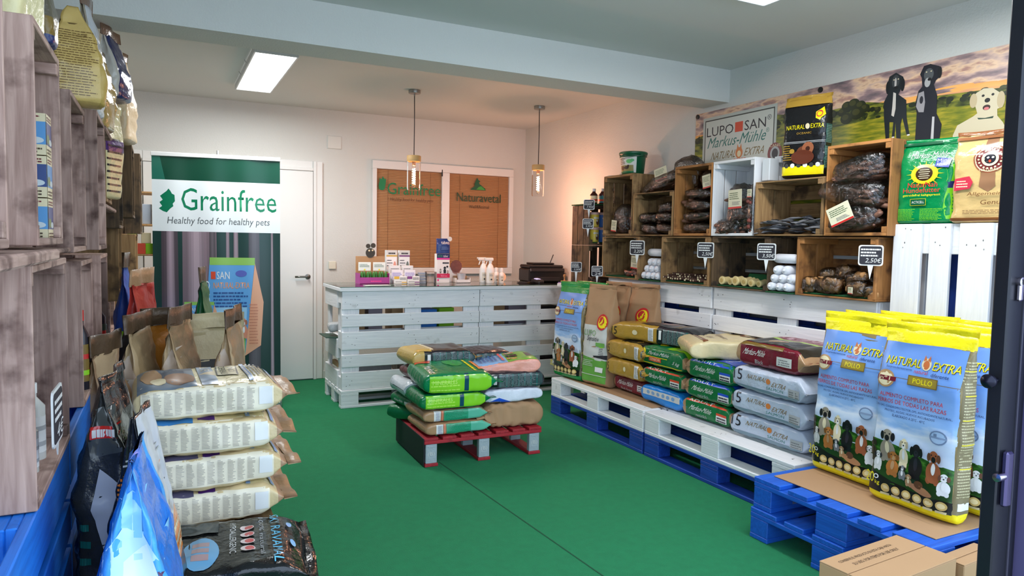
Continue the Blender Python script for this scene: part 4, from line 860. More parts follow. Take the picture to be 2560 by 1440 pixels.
for k, (z_, dy) in enumerate(((.085, .02), (.21, -.01), (.33, .01))):
    clear_bag('large clear chew bag in the upright crate by the green bag, %s' % ('bottom, cream label', 'middle one', 'top one')[k], 3.34, 2.50+dy, zc+z_, .12, .15, .075, R((-6, 9, -10)[k], 'X'), 30, seed=50+k, card=(-.14, .03, .02, .13, .10, 8, -18) if k == 0 else None, tail=(-.3, 1, 0) if k == 1 else None)
clear_bag('clear bag with white label and pink chews in the left lower crate', 3.40, 4.50, zf+.13, .05, .08, .12, None, 6, seed=60, card=(-.06, .02, -.01, .09, .10, 0, 4)); clear_bag('flat clear bag of reddish chews on the turf of the left lower crate', 3.33, 4.50, zf+.035, .05, .09, .025, None, 12, seed=61, mat=M((170,90,70), .7, nz=.3))
bone = M((176,130,80), .65, nz=.35, bump=.6, bscale=30, nscale=12)
for k, (x_, y_, z_, sy, sz, l) in enumerate(((3.32,2.80,.05,.05,.045,'far left front'), (3.34,2.73,.05,.055,.045,'second from the left'), (3.31,2.655,.055,.055,.05,'middle front'), (3.40,2.64,.13,.05,.045,'on top in the middle'), (3.38,2.55,.09,.07,.045,'right of the middle'), (3.31,2.49,.05,.06,.045,'right front with white tag'), (3.40,2.44,.07,.05,.05,'far right back'), (3.32,2.42,.04,.04,.035,'far right front'), (3.40,2.76,.10,.05,.05,'back left'))):
    clear_bag('clear bag of tan knuckle bones, %s in the light brown crate' % l, x_, y_, zf+z_, .055, sy, sz, R(uni(-20, 20)), 6, seed=70+k, rods=False, mat=bone, card=(-.07, 0, -.01, .03, .035, 0, 0) if k == 5 else None)
clear_bag('clear bag of pale chews in the bottom corner crate', 3.40, 5.1, 1.05, .12, .08, .03, None, 14, seed=90, mat=M((190,150,130), .7, nz=.3))
# bucket
bkx = T(3.43, 4.70, Z2+.487); gm = M((10,92,58), .35)
b_ = thing('green_bucket', 'green lidded bucket on the upright brown crate', 'bucket', bkx)
lathe('bucket_body', b_, [(.083, 0), (.087, .004), (.102, .165), (.104, .168)], gm, seg=32); lathe('lid', b_, [(.112, .166), (.115, .17), (.115, .184), (.108, .189), (.0001, .191)], gm, seg=32, cap=False); lathe('rim', b_, [(.104, .150), (.111, .152), (.111, .156), (.104, .158)], gm, seg=32)
for sy in (-1, 1): box('handle_lug', b_, -.01, .01, .108*sy-.008, .108*sy+.008, .145, .17, gm, .003)
tube('wire_handle', b_, [(-.112*math.sin(t)*.98, .112*math.cos(t), .155-.02*math.sin(t)) for t in [PI*i/16 for i in range(17)]], .002, M('lgrey', .3, .8), 6)
vv, ff = [], []; n_ = 18
for i in range(n_+1):
    t_ = math.radians(140+110*i/n_)
    for z_ in (.02, .145): r_ = .0875+.015*(z_/.165)+.0008; vv.append((r_*math.cos(t_), r_*math.sin(t_), z_))
for i in range(n_): ff.append((2*i, 2*i+2, 2*i+3, 2*i+1))
me = bpy.data.meshes.new('bucket_label'); me.from_pydata(vv, [], ff); me.shade_smooth(); lb = obj('bucket_label', me, b_, M((222,224,216), .4)); bv_ = BVHTree.FromPolygons([V(q) for q in vv], ff)
a = Art(); a.r(0, 0, 1, .48, (150,140,80)); a.r(0, 0, 1, .1, 'green'); a.e(.3, .3, .12, .13, 'brown'); a.e(.55, .32, .14, .1, (60,40,30)); a.e(.66, .42, .05, .08, (60,40,30)); a.e(.72, .72, .16, .13, (120,200,120)); a.e(.86, .78, .09, .09, (90,180,110)); a.L(.05, .55, .5, .95, 4, (120,80,60), .4)
cdir = V((math.cos(math.radians(195)), math.sin(math.radians(195)), 0)); sdir = Z.cross(-cdir); sdir = V((-cdir.y, cdir.x, 0))
put(a, 'printed_label', lb, cdir*.12-sdir*.078+Z*.02, sdir*.156, (0, 0, .125), cdir, bv_, (10, 6), off=.0008)
# bottles and jars on the corner column
zt = 1.70
def bottle(lbl, x, y, r, h, col, lab_c, cap='white', jar=False):
    p = thing('medicine_jar' if jar else 'medicine_bottle', lbl, 'jar' if jar else 'bottle', T(x, y, zt) ); m = M(col, .2)
    if jar: lathe('jar_body', p, [(r*.95, 0), (r, .005), (r, h*.78), (r*.9, h*.8)], m); lathe('lid', p, [(r*.98, h*.8), (r, h*.82), (r, h*.97), (r*.95, h)], M(cap, .4))
    else: lathe('bottle_body', p, [(r*.95, 0), (r, .004), (r, h*.62), (r*.45, h*.78), (r*.42, h*.84)], m); lathe('cap', p, [(r*.5, h*.83), (r*.5, h), (r*.45, h*1.01)], M(cap, .4), seg=14)
    lathe('label', p, [(r*1.01, h*.12), (r*1.01, h*.55)], M(lab_c, .5), cap=False); lathe('label_band', p, [(r*1.02, h*.22), (r*1.02, h*.34)], M('redo' if not jar else 'grey', .5), cap=False)
    return p
bottle('small brown bottle with pale label, left on the corner turf mat', 3.335, 5.12, .033, .135, (60,24,18), 'cream')
bottle('dark red bottle with teal label beside the pale labelled one', 3.425, 5.12, .036, .14, (70,20,24), (60,150,160))
bottle('white jar with brown label, lower jar of the stack near the crates', 3.525, 5.12, .045, .105, 'offw', (150,110,90), jar=True)
j = bottle('big dark jar with pale blue label on top of the jar stack', 3.535, 5.12, .06, .15, (26,24,40), (150,170,190), jar=True); j.matrix_local = T(3.53, 5.12, zt+.106)
# cans in the corner crate
for row in range(2):
    for k, c in enumerate(((214,190,70), (60,110,190), (190,196,110))):
        cx_ = 3.315+.088*k; p = thing('food_can', '%s can, %s row in the corner crate' % (('yellow', 'blue', 'yellow green')[k], ('lower', 'upper')[row]), 'can', T(cx_, 5.07, 1.379+.128*row))
        lathe('can_body', p, [(.038, 0), (.04, .004), (.04, .10), (.038, .104)], M(c, .4)); lathe('can_lid', p, [(.040, .104), (.041, .108), (.041, .122), (.036, .126)], M((206,170,160), .5))
        a = Art(); a.e(.6, .35, .25, .3, (90,60,50)); a.r(.05, .7, .9, .85, 'offw'); a.e(.5, .5, .12, .12, 'offw')
        n_ = 10; vv = []; ff = []
        for i in range(n_+1):
            t_ = -PI/2-1+2*i/n_; vv += [(.0405*math.cos(t_), .0405*math.sin(t_), .01), (.0405*math.cos(t_), .0405*math.sin(t_), .096)]
        for i in range(n_): ff.append((2*i, 2*i+2, 2*i+3, 2*i+1))
        put(a, 'printed_label', p, (-.03, -.0402, .012), (.06, 0, 0), (0, 0, .082), (0, -1, 0), BVHTree.FromPolygons([V(q) for q in vv], ff), (8, 2), off=.0004)
# price tags
sign('chalk price tag reading 2,50 euro on the bagged bone crate', 3.235, 2.385, 1.33, ['2,50€'], -62)
sign('chalk price tag reading 3,50 euro by the marrow bones', 3.235, 3.075, 1.335, ['3,50€'], -62, .95)
sign('chalk price tag reading 2,50 euro by the filled chews', 3.235, 3.60, 1.335, ['2,50€'], -62, .98)
sign('chalk price tag reading 3,20 euro right of the left lower crate', 3.235, 4.35, 1.34, ['3,20€'], -62, 1.05)
sign('small chalk price tag on the low edge between counter and crates', 3.21, 4.85, 1.14, ['2€'], -40, .8)
sign('chalk price tag beside the black printer', 3.15, 5.08, 1.165, ['3,50€'], -30, .8, .112)
sign('small chalk price tag at the left of the canned food crate', 3.20, 4.99, 1.53, ['5,95€'], -30, .8)
sign('small chalk price tag with reddish glare at the corner column top left', 3.205, 4.99, 1.69, ['7,95€'], -30, .8)
sign('small chalk price tag in front of the stacked jars', 3.47, 4.98, 1.72, ['8€'], -30, .85)
o = tube('wall_hook_ring', None, [(3.585, 5.0+.035*math.cos(t), 2.05+.05*math.sin(t)) for t in [2*PI*i/20*.8 for i in range(21)]], .0012, M((190,150,140), .5), 5); tag(o, 'thin wire ring on the pinkish right wall left of the bucket', 'wire')

# ================================================================== BAGS
def A_pollo(top='yellow', gr=False):
    a = Art()
    a.r(0, .25, 1, .925, 'print:bagsky')
    a.p([(0,.12),(0,.36),(.3,.35),(.7,.31),(1,.29),(1,.12)], 'print:grass'); a.p([(0,.10),(0,.25),(.4,.22),(.75,.20),(1,.22),(1,.1)], (34,74,30))
    a.p([(0,.055),(0,.18),(.3,.135),(.6,.12),(1,.12),(1,.055)], (22,26,22))
    a.t('NATURAL', .106, .797, .506, .842, (70,60,30), .3); a.t('EXTRA', .646, .797, .936, .842, (70,60,30), .3)
    a.t('NATURAL', .10, .80, .50, .845, 'yellow', .3); a.t('EXTRA', .64, .80, .93, .845, 'yellow', .3)
    a.e(.57, .825, .055, .034, 'cream'); a.e(.57, .822, .035, .025, (200,110,60)); a.p([(.53,.84),(.54,.875),(.565,.85)], (200,110,60)); a.p([(.575,.85),(.60,.875),(.61,.84)], (200,110,60))
    a.t('Sorprendentemente', .12, .775, .42, .79, 'navy', .2); a.t('diferente', .64, .765, .84, .785, 'navy', .2); a.t('natural', .45, .77, .60, .79, 'red', .2)
    a.r(.40, .70, .74, .755, 'dgold'); a.r(.41, .705, .73, .75, (150,130,50)); a.t('POLLO', .46, .714, .68, .742, 'yellow')
    a.r(.24, .727, .40, .730, 'dgold'); a.r(.74, .727, .97, .730, 'dgold')
    a.e(.14, .715, .115, .05, 'tan', 24); a.e(.14, .715, .09, .04, 'cream', 24); a.p([(.02,.705),(.02,.73),(.27,.73),(.27,.705)], 'maroon'); a.t('nº1', .08, .708, .20, .728, 'cream')
    a.t('ALIMENTO COMPLETO PARA', .10, .615, .82, .638, 'red'); a.t('PERROS DE TODAS LAS RAZAS', .07, .58, .86, .603, 'red')
    a.t('CON GAS, CONDROPROTECTOR, DPS, ANTIOXIDANTE NATURAL,', .03, .552, .92, .566, 'navy'); a.t('PROTEC, ALGAS, HUEVOS INCUBADOS', .17, .53, .75, .544, 'navy'); a.t('ELABORADO A 25ºC - 40ºC', .27, .508, .65, .522, 'navy')
    a.e(.80, .45, .09, .038, (110,130,160)); a.e(.80, .45, .075, .031, (160,186,214)); a.r(.71, .445, .89, .455, (130,150,180))
    a.dog(.04, .23, .16, .14, (60,50,36), 'bark'); a.dog(.24, .25, .24, .19, (150,140,120), 'cream', 'black', 'black'); a.dog(.44, .24, .14, .17, 'cream'); a.dog(.14, .19, .13, .11, 'offw', 'white', 'ink')
    a.dog(.33, .18, .2, .14, (176,110,50), 'tan'); a.dog(.60, .20, .2, .20, 'black', 'ink'); a.dog(.80, .21, .2, .18, (150,84,50), 'white', 'brown', 'black'); a.dog(.47, .18, .11, .08, 'grey', 'white', 'black')
    a.dog(.92, .16, .15, .12, 'white', 'white', 'brown'); a.dog(.56, .155, .1, .07, 'tan', 'cream'); a.e(.70, .155, .13, .022, (170,120,80), 16, -.1); a.e(.68, .18, .05, .022, 'brown')
    a.t('20', .045, .115, .155, .175, 'yellow'); a.t('kg', .17, .105, .225, .135, 'yellow'); a.e(.18, .155, .03, .013, 'white'); a.e(.18,.155,.018,.008,'black')
    for k in range(6): x = .30+.125*k; a.e(x, .105, .052, .024, (196,166,96)); a.e(x, .105, .036, .014, (226,206,150)); a.r(x-.05, .066, x+.05, .078, (190,176,130))
    return a
PA = A_pollo(); sideA = Art(); sideA.r(0, .06, 1, .93, (150,130,84)); sideA.r(.08, .06, .92, .92, (120,108,74)); sideA.L(.15, .15, .85, .88, 46, (190,180,140), .4, 3); sideA.r(.2, .08, .8, .12, 'white')
for k in range(5): sideA.r(.15, .3+.13*k, .85, .305+.13*k, 'yellow')
def pollo(lbl, x, y, tilt=-2, f=-90, seed=1, full=True, z=.2945, col='yellow', hh=.735):
    return bag('pet_food_bag', lbl, stand(x, y, z, f, tilt), .375, hh, .115, body='sky', side=(132,118,80), zones=((0, .065, col), (.925, 1, col)), seed=seed, tt=.30, seam=.035, wr=.009,
        faces={'front': PA, 'sideR': sideA} if full else {'front': PA}, group='large yellow topped dog food bags' if col == 'yellow' else None)
pollo('blue dog food bag with yellow top at the very front, lower right of the photo', 2.775, 1.78, seed=1)
pollo('blue dog food bag with yellow top, left neighbour of the foremost one', 2.865, 2.165, seed=2)
pollo('yellow topped blue bag standing right behind the foremost one', 2.955, 1.76, seed=3, z=.2945, tilt=-1)
pollo('yellow topped blue bag standing right behind the left one', 3.02, 2.16, seed=4, tilt=-1)
pollo('yellow topped blue bag, third of the left row, touching the tall pallet', 3.20, 2.10, seed=5, full=False, tilt=-1)
pollo('yellow topped blue bag third in the right row, beside the door stile', 3.17, 1.70, seed=6, full=False, tilt=0)
for k, (x_, y_) in enumerate(((2.92, 4.755), (3.065, 4.74))):
    pollo(('blue dog food bag with green top beside the counter corner', 'second green topped blue bag behind the first')[k], x_, y_, seed=7+k, f=-84, z=.2925, col=(16,140,60))
# kraft bags
def A_kraft():
    a = Art(); a.r(.02, .04, .94, .62, 'offw'); a.p([(.02,.04),(.02,.30),(.5,.28),(.94,.27),(.94,.04)], (96,160,60)); a.p([(.30,.30),(.94,.285),(.94,.33),(.6,.315)], 'ink')
    for k in range(9): a.p([(.1+.03*k,.36),(.08+.04*k,.56+.01*(k % 3)),(.085+.04*k,.56)], 'grey')
    a.t('LUPO', .12, .51, .56, .57, (130,170,110)); a.t('Sensitiv', .24, .46, .70, .51, 'ink', .25); a.e(.78, .42, .1, .02, 'lime'); a.r(.6, .41, .9, .45, (110,170,80)); a.L(.7, .33, .85, .40, 4, 'grey', .5)
    a.r(.02, .11, .94, .115, 'white'); a.r(.58, .15, .86, .20, 'white'); a.L(.1, .2, .5, .27, 4, 'white', .3)
    seal(a, .76, .66); return a
def seal(a, x, y, s=1):
    a.e(x, y, .19*s, .082*s, 'red', 26); a.e(x+.01, y, .15*s, .062*s, 'yellow', 22); a.e(x-.02*s, y+.01*s, .10*s, .045*s, 'red', 16); a.p([(x-.11*s,y-.03*s),(x+.04*s,y+.045*s),(x+.02*s,y-.01*s)], 'yellow'); a.t('15kg', x-.04*s, y-.055*s, x+.14*s, y-.02*s, 'yellow')
KA = A_kraft()
bag('pet_food_bag', 'brown kraft bag with white and green label, front of the three kraft bags', stand(2.975, 4.42, .293, -80, -1), .29, .74, .14, body='kraft', paper=True, faces={'front': KA}, seed=11, tt=.4, wr=.012, seam=.03)
for k, (x_, y_, f) in enumerate(((3.215, 4.57, -84), (3.235, 4.25, -84))):
    a = Art(); a.r(.2, .42, .8, .62, 'offw'); seal(a, .58, .71, 1.1)
    if k == 0: a.P = [(v_, f_, c_, k_) for v_, f_, c_, k_ in a.P]
    bag('pet_food_bag', ('plain kraft bag with red sun sticker, middle of the three kraft bags', 'plain kraft bag with red sun sticker, right one beside the white pallet')[k], stand(x_-.0, y_+.0, .293, f, -1), .31, .75, .09, body='kraft', paper=True, faces={'front': a}, seed=12+k, tt=.35, wr=.012, seam=.03)
# stacks on the right
def A_goldside(g=.18):
    a = Art(); q = lambda v: g+(1-g)*v
    if g > .2: a.t('15', .02, .25, .09, .7, 'black'); a.e(g*.55, .5, .03, .14, 'cream'); a.r(g*.82, .15, g*.93, .85, 'white'); a.L(g*.83, .2, g*.92, .8, 9, 'grey', .5)
    a.r(q(.0), .1, q(.12), .9, (10,30,24)); a.r(q(.05), .3, q(.11), .8, 'white'); a.r(q(.14), .12, q(.95), .88, (54,74,74))
    for k in range(7): a.r(q(.17+.11*k), .12, q(.185+.11*k), .88, 'teal')
    a.L(q(.15), .15, q(.94), .85, 9, (120,130,130), .4, 2); return a
def A_goldtop():
    a = Art(); a.r(.1, .35, .9, .95, (26,26,26)); a.e(.4, .55, .15, .1, (120,60,40)); a.t('NATURAL EXTRA', .15, .7, .85, .78, 'gold', .2); return a
GS, GT = A_goldside, A_goldtop()
def gold(lbl, x, y, z, head, seed, L_=.40, W_=.26, t=.125, gz=.6, **k):
    return bag('pet_food_bag', lbl, lie(x, y, z, head, t), W_, L_, t, body='ink', side='ink', zones=((0, gz, 'gold'), (.96, 1, 'gold')), lying=True, seed=seed, faces={'right': GS(gz), 'front': GT}, bt=.12, n=4, rough=.25, **k)
bag('pet_food_bag', 'maroon bag with kraft end at the bottom of the gold stack', lie(2.985+.165, 4.26, .295, 180, .11), .33, .46, .11, body='maroon', zones=((0,.05,'kraft'), (.88,1,'kraft')), lying=True, seed=20, faces={'right': (lambda a: (a.t('Markus-Mühle', .12, .45, .5, .75, 'white', .2), a.t('Black Angus', .2, .12, .5, .3, 'lgrey'), a.r(.64, .3, .82, .7, 'white'), a.L(.65, .32, .81, .68, 3, 'ink', .5), a)[-1])(Art())})
for k in range(3): gold('gold and black bag, %s of the three in the gold stack' % ('lowest', 'middle', 'topmost')[k], (3.045, 3.045, 3.05)[k], 4.26, .415+.132*k, (180, 180, -168)[k], 21+k, L_=(.44, .44, .78)[k], gz=(.95, .95, .56)[k])
def A_mm(c2='redo', t2='ADULT'):
    a = Art(); a.r(.1, .86, .9, 1, c2); a.t(t2, .15, .87, .6, .98, 'white'); a.t('Markus-Mühle', .16, .42, .56, .68, 'white', .25); a.t('natürlich', .3, .15, .5, .3, 'lgrey'); a.r(.68, .2, .88, .62, 'white'); a.r(.68, .5, .88, .62, c2); a.L(.69, .22, .87, .48, 2, 'ink', .6); return a
def mm(lbl, y_far, z, seed, c2='redo', L_=.45, x=2.94, t=.12, body='green', hd=180, d=.36, t2='ADULT', art=None, **kw):
    body = {'green': (8,108,56)}.get(body, body)
    f = Art(); f.r(.1, .5, .9, .95, c2 if c2 != 'redo' else (50,60,50)); f.t('NaturNah', .2, .6, .8, .7, 'white'); f.e(.5, .3, .3, .12, 'yellow'); f.e(.5, .3, .14, .06, 'brown')
    return bag('pet_food_bag', lbl, lie(x+d/2, y_far, z, hd, t), d, L_, t, body=body, zones=((0, .09, 'kraft'), (.93, 1, 'kraft')), lying=True, seed=seed, faces={'right': art or A_mm(c2, t2), 'front': f}, rough=.28, **kw)
ab = Art(); ab.r(.08, .45, .9, .8, 'offw')
for k in range(6): ab.e(.2+.11*k, .62, .035, .11, (120,160,200))
bag('pet_food_bag', 'bright blue bag with white icon strip, bottom left of the green stacks', lie(2.95+.15, 3.88, .293, 180, .115), .31, .46, .115, body=(30,130,210), lying=True, seed=30, faces={'right': ab}, rough=.25)
mm('green bag with kraft ends, bottom right of the green stacks', 3.44, .293, 31, 'redo')
mm('green bag with kraft ends, middle left of the green stacks', 3.87, .418, 32, 'redo')
mm('green bag with blue corner label, middle right of the green stacks', 3.43, .418, 33, 'azure2', t2='ADULT')
a = Art(); a.e(.1, .75, .06, .14, 'yellow'); a.r(.08, .5, .6, .53, 'yellow'); a.t('Markus-Mühle', .2, .62, .62, .8, 'white', .25); a.r(.22, .28, .48, .50, 'redo'); a.t('SENIOR', .24, .32, .46, .46, 'cream'); a.t('5 kg', .7, .3, .85, .5, 'white', .2); a.r(.06, .14, .9, .18, 'yellow')
mm('large green bag with yellow line, top left of the green stacks', 3.90, .543, 34, 'lime', art=a, t=.13, L_=.49, d=.38)
mm('green bag with small blue label, top right of the green stacks', 3.42, .543, 35, 'azure2')
def A_silver():
    a = Art(); a.r(0, 0, 1, .22, (116,140,152)); a.t('15', .03, .4, .16, .9, 'ink'); a.t('NATURAL', .22, .55, .48, .75, 'dgold', .15); a.t('EXTRA', .56, .45, .74, .65, 'dgold', .15); a.e(.52, .62, .03, .12, (200,120,60)); a.t('SALMON', .5, .28, .72, .40, 'teal'); a.r(.78, .2, .92, .55, 'lgrey'); a.L(.79, .22, .91, .5, 3, 'grey', .5); return a
SA = A_silver()
for k in range(3):
    e = Art(); e.L(.3, .3, .4, .8, 3, 'ink', .5); e.e(.25, .8, .08, .1, (40,100,120))
    bag('pet_food_bag', 'silver grey bag with gold lettering, %s of the silver stack' % ('bottom', 'middle', 'top')[k], lie(2.93+.18, 3.0-.005*k, .293+.133*k, 180-2*k, .125), .38, .56, .125, body=(186,196,212), lying=True, seed=40+k, faces={'right': SA}, bt=.1, tt=.12, rough=.22, n=6, seam=.02)
a = Art(); a.t('Markus-Mühle', .12, .45, .42, .7, 'white', .2); a.t('Black', .3, .15, .42, .3, 'lgrey'); a.r(.62, .25, .82, .6, 'offw'); a.L(.64, .3, .8, .55, 3, 'grey', .5); a.r(.05, .82, .7, .95, 'dgold')
f = Art(); f.r(.05, .1, .5, .9, 'maroon'); f.p([(.5,.05),(.95,.05),(.95,.95),(.5,.95)], (50,44,34)); f.p([(.42,.05),(.5,.05),(.5,.95),(.42,.95)], (150,180,70)); f.L(.08, .15, .36, .8, 8, (200,160,170), .45); f.e(.7, .4, .12, .12, 'tan'); f.e(.75, .65, .14, .12, 'black')
bag('pet_food_bag', 'maroon bag with kraft end on top of the silver stack', lie(2.96+.19, 2.99, .692, 176, .14), .40, .52, .14, body='maroon', zones=((0,.08,'kraft'), (.90,1,'kraft')), lying=True, seed=44, faces={'right': a, 'front': f}, rough=.25)
f = Art(); f.r(0, .14, 1, .19, (130,80,50)); f.L(.2, .145, .8, .185, 1, 'cream', .4); f.t('Allgemeiner', .2, .36, .75, .44, 'brown', .3); f.t('Genuss', .35, .26, .65, .33, 'brown', .3); f.e(.5, .72, .18, .12, (140,90,60)); f.e(.5, .72, .12, .08, 'cream'); f.t('LUPO', .25, .86, .75, .94, 'white')
bag('pet_food_bag', 'large cream bag with brown stripe lying on top of the green bags', lie(2.96, 3.47, .672, -119, .105, 1), .44, .60, .11, body=(214,196,150), lying=True, seed=45, faces={'front': f}, zones=((.92,1,(150,100,60)),), rough=.35, n=6, wr=.011)
# bags standing high on the tall white pallet
f = Art(); f.t('Markus-Mühle', .2, .80, .85, .87, 'white', .3)
for k in range(16):
    an = 2*PI*k/16; f.p([(.5+.10*math.cos(an-.2), .60+.055*math.sin(an-.2)), (.5+.33*math.cos(an), .60+.17*math.sin(an)), (.5+.10*math.cos(an+.2), .60+.055*math.sin(an+.2))], 'yellow')
f.e(.5, .60, .24, .12, (240,200,40)); f.e(.5, .60, .15, .085, (60,40,24))
for k in range(5): f.r(.42-.02*(k % 2), .545+.025*k, .58+.02*(k % 2), .553+.025*k, 'cream')
f.p([(.66,.68),(.90,.66),(.93,.77),(.69,.79)], (40,60,150)); f.t('Mini', .70, .73, .88, .775, 'white'); f.t('RELIEF', .70, .69, .88, .72, 'white')
f.t('NaturNah', .22, .44, .74, .50, (220,40,50)); f.t('Hundefutter', .14, .375, .80, .435, (220,40,50)); f.t('getreidefrei kaltgepresst', .14, .325, .80, .36, 'yellow'); f.r(.28, .22, .56, .30, 'yellow'); f.r(.285, .223, .555, .297, 'dgreen'); f.t('ACTICELL', .31, .245, .53, .275, 'white')
f.L(.06, .04, .40, .19, 9, 'lime', .3, 2); f.L(.46, .04, .85, .19, 9, 'lime', .3, 5); f.r(0, .965, 1, 1, 'dgreen')
gb = Art(); gb.r(0, 0, 1, .8, (110,190,30)); gb.r(0, .42, 1, .5, 'navy'); gb.L(.1, .05, .9, .38, 8, 'green', .3)
bag('pet_food_bag', 'green bag with big sunflower standing on the tall white pallet', stand(3.375, 2.19, 1.490, -82, -1), .27, .40, .10, body=(0,128,68), seed=60, faces={'front': f, 'sideR': gb}, tt=.35, seam=.02, wr=.006, rough=.22)
f = Art(); f.p([(.42,.40),(.46,1),(.62,1),(.66,.40),(.55,.34)], (150,110,80)); f.e(.56, .70, .25, .155, (150,84,60), 30); f.e(.56, .70, .23, .142, 'cream', 30); f.e(.56, .70, .215, .13, (120,50,50), 30)
for k in range(18): an = 2*PI*k/18; f.e(.56+.17*math.cos(an), .70+.105*math.sin(an), .018, .011, 'cream', 6)
f.e(.56, .70, .125, .08, 'cream', 24); f.e(.56, .70, .085, .055, 'ink', 16); f.e(.53, .715, .02, .012, 'white', 8); f.e(.60, .715, .02, .012, 'white', 8); f.e(.56, .675, .02, .016, 'redo', 8)
f.t('CANIS', .44, .805, .68, .83, 'cream'); f.t('NATURAL', .42, .57, .70, .595, 'cream')
f.p([(.06,.36),(.30,.38),(.34,.45),(.28,.52),(.05,.50)], (190,50,70)); f.L(.09, .40, .27, .49, 3, 'cream', .4)
f.t('Allgemeiner', .25, .29, .88, .34, (120,80,50), .3); f.t('Genuss', .45, .20, .85, .25, (120,80,50), .3); f.L(.2, .10, .9, .15, 3, (130,100,70), .4); f.r(0, .02, 1, .055, (150,90,50)); f.r(0, .94, 1, 1, (150,96,60))
bag('pet_food_bag', 'glossy gold beige bag with round dog emblem on the tall white pallet', stand(3.36, 1.90, 1.490, -84, -1), .285, .405, .09, body=(206,174,116), seed=61, faces={'front': f}, tt=.25, seam=.02, wr=.010, rough=.16, seamc=(150,96,60))
f = Art(); f.r(0, .03, 1, .14, 'yellow'); 
for k in range(6): f.e(.14+.14*k, .15, .05, .028, ('white' if k % 2 else 'dgrey'))
f.t('NATURAL', .10, .60, .52, .655, 'yellow', .1); f.t('EXTRA', .66, .60, .94, .655, 'yellow', .1); f.e(.59, .63, .05, .035, 'cream'); f.t('OCEANIC', .35, .535, .68, .56, 'gold'); f.r(.02, .44, .98, .448, 'lgrey'); f.r(.02, .425, .98, .431, 'lgrey')
f.e(.55, .32, .18, .07, (110,60,40)); f.e(.62, .36, .13, .075, (150,90,60)); f.e(.62, .35, .05, .03, (60,30,20)); f.e(.50, .25, .26, .09, (100,50,34)); f.L(.04, .22, .26, .42, 7, 'gold', .4); f.e(.26, .33, .06, .03, 'gold')
f.p([(.74,.80),(.90,.86),(.96,.76),(.88,.72),(.86,.69),(.76,.72)], 'yellow'); f.e(.83, .775, .07, .045, (200,60,60)); f.e(.83,.775,.05,.03,'yellow'); f.r(0, .90, 1, 1, 'gold')
gs = Art(); gs.r(.1, .1, .95, .65, (50,90,84)); gs.L(.12, .12, .9, .64, 26, (120,150,140), .4); gs.r(0, .38, 1, .42, 'black')
bag('pet_food_bag', 'black bag with gold top and brown dog standing on the low packet crate', stand(3.34, 2.905, Z2+.336, -72, 0), .26, .455, .10, body='black', zones=((.90, 1, 'gold'),), seed=62, faces={'front': f, 'sideR': gs}, tt=.3, seam=.02, wr=.007, rough=.22)
# narrow white cartons behind
o = box('white_carton', None, 3.30, 3.38, 3.14, 3.20, Z2+.486 if 0 else Z2+.335, Z2+.47, M((214,218,220), .5), .004); tag(o, 'narrow white carton left of the black bag on the low packet crate', 'carton')

# ------------------------------------------------------------------ red pallet in the middle
RM = T(1.40, 3.93, 0) @ R(-1.5)
rp = thing('red_half_pallet', 'red half pallet with metal legs in the middle of the green floor', 'pallet', RM)
for k in range(7): box('deck_board', rp, .0+.117*k, .0+.117*k+.09, 0, .60, .158, .176, 'wood:red')
for y0 in (0, .25, .50): box('stringer_board', rp, 0, .792, y0, y0+.10, .138, .158, 'wood:red')
mtl = M((176,186,192), .35, .3, bump=.3, bscale=40)
for x0 in (.004, .35, .70):
    box('runner_board', rp, x0, x0+.085, 0, .60, 0, .02, 'wood:red')
    for y0 in (0.004, .28, .56):
        lg = box('metal_leg', rp, x0+.006, x0+.078, y0, y0+.035, .02, .138, mtl, .003)
        if y0 < .1:
            box('leg_rib', lg, -.02, .02, -.019, -.0175, -.03, -.024, mtl, .001); box('leg_rib', lg, -.02, .02, -.019, -.0175, .04, .045, mtl, .001)
            a = Art(); a.t('(B)', .2, .35, .8, .6, 'offw'); put(a, 'stamped_mark', lg, (-.036, -.0175, -.059), (.072, 0, 0), (0, 0, .118), (0, -1, 0), off=.0006)
    for y0 in (.24, .52): box('inner_leg_board', rp, x0+.01, x0+.075, y0-.2, y0-.185, .02, .138, 'wood:red') if 0 else None
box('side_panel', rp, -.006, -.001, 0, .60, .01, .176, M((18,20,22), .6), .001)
ZP = .178
rm = lambda x, y: (1.40+x, 3.93+y)
dk = Art(); dk.t('Markus-Mühle', .2, .4, .6, .6, 'white', .2); dk.r(.7, .2, .85, .6, 'offw')
sg = Art(); sg.r(.02, .1, .16, .9, 'kraft'); sg.r(.16, .1, .20, .9, 'white'); sg.r(.18, .1, .26, .9, 'offw'); sg.L(.185, .15, .25, .85, 8, (120,120,160), .4); sg.r(.27, .1, .29, .9, (220,120,90)); sg.r(.31, .1, .98, .9, (40,150,110)); sg.r(.68, .1, .98, .9, (90,180,150)); sg.L(.33, .15, .66, .85, 6, (20,120,80), .4)
def rbag(lbl, x, y, z, head, t, W_, L_, body, seed, faces, pitch_=0, roll_=0, **kw):
    X_, Y_ = rm(x, y); return bag('pet_food_bag', lbl, lie(X_, Y_, z, head, t, pitch_, roll_), W_, L_, t, body=body, lying=True, seed=seed, faces=faces, **kw)
rbag('kraft ended bag with mint green side, bottom left on the red pallet', .01, .19, ZP, -90, .075, .36, .44, 'kraft', 70, {'right': sg}, seam=.03)
rbag('kraft ended bag with mint green side, second from below on the red pallet', .0, .20, ZP+.078, -90, .078, .36, .43, 'kraft', 71, {'right': sg}, seam=.03)
rbag('kraft plain brown paper bag, bottom right on the red pallet', .83, .19, ZP, 88, .15, .36, .42, 'kraft', 72, {}, paper=True, wr=.022, seam=.05)
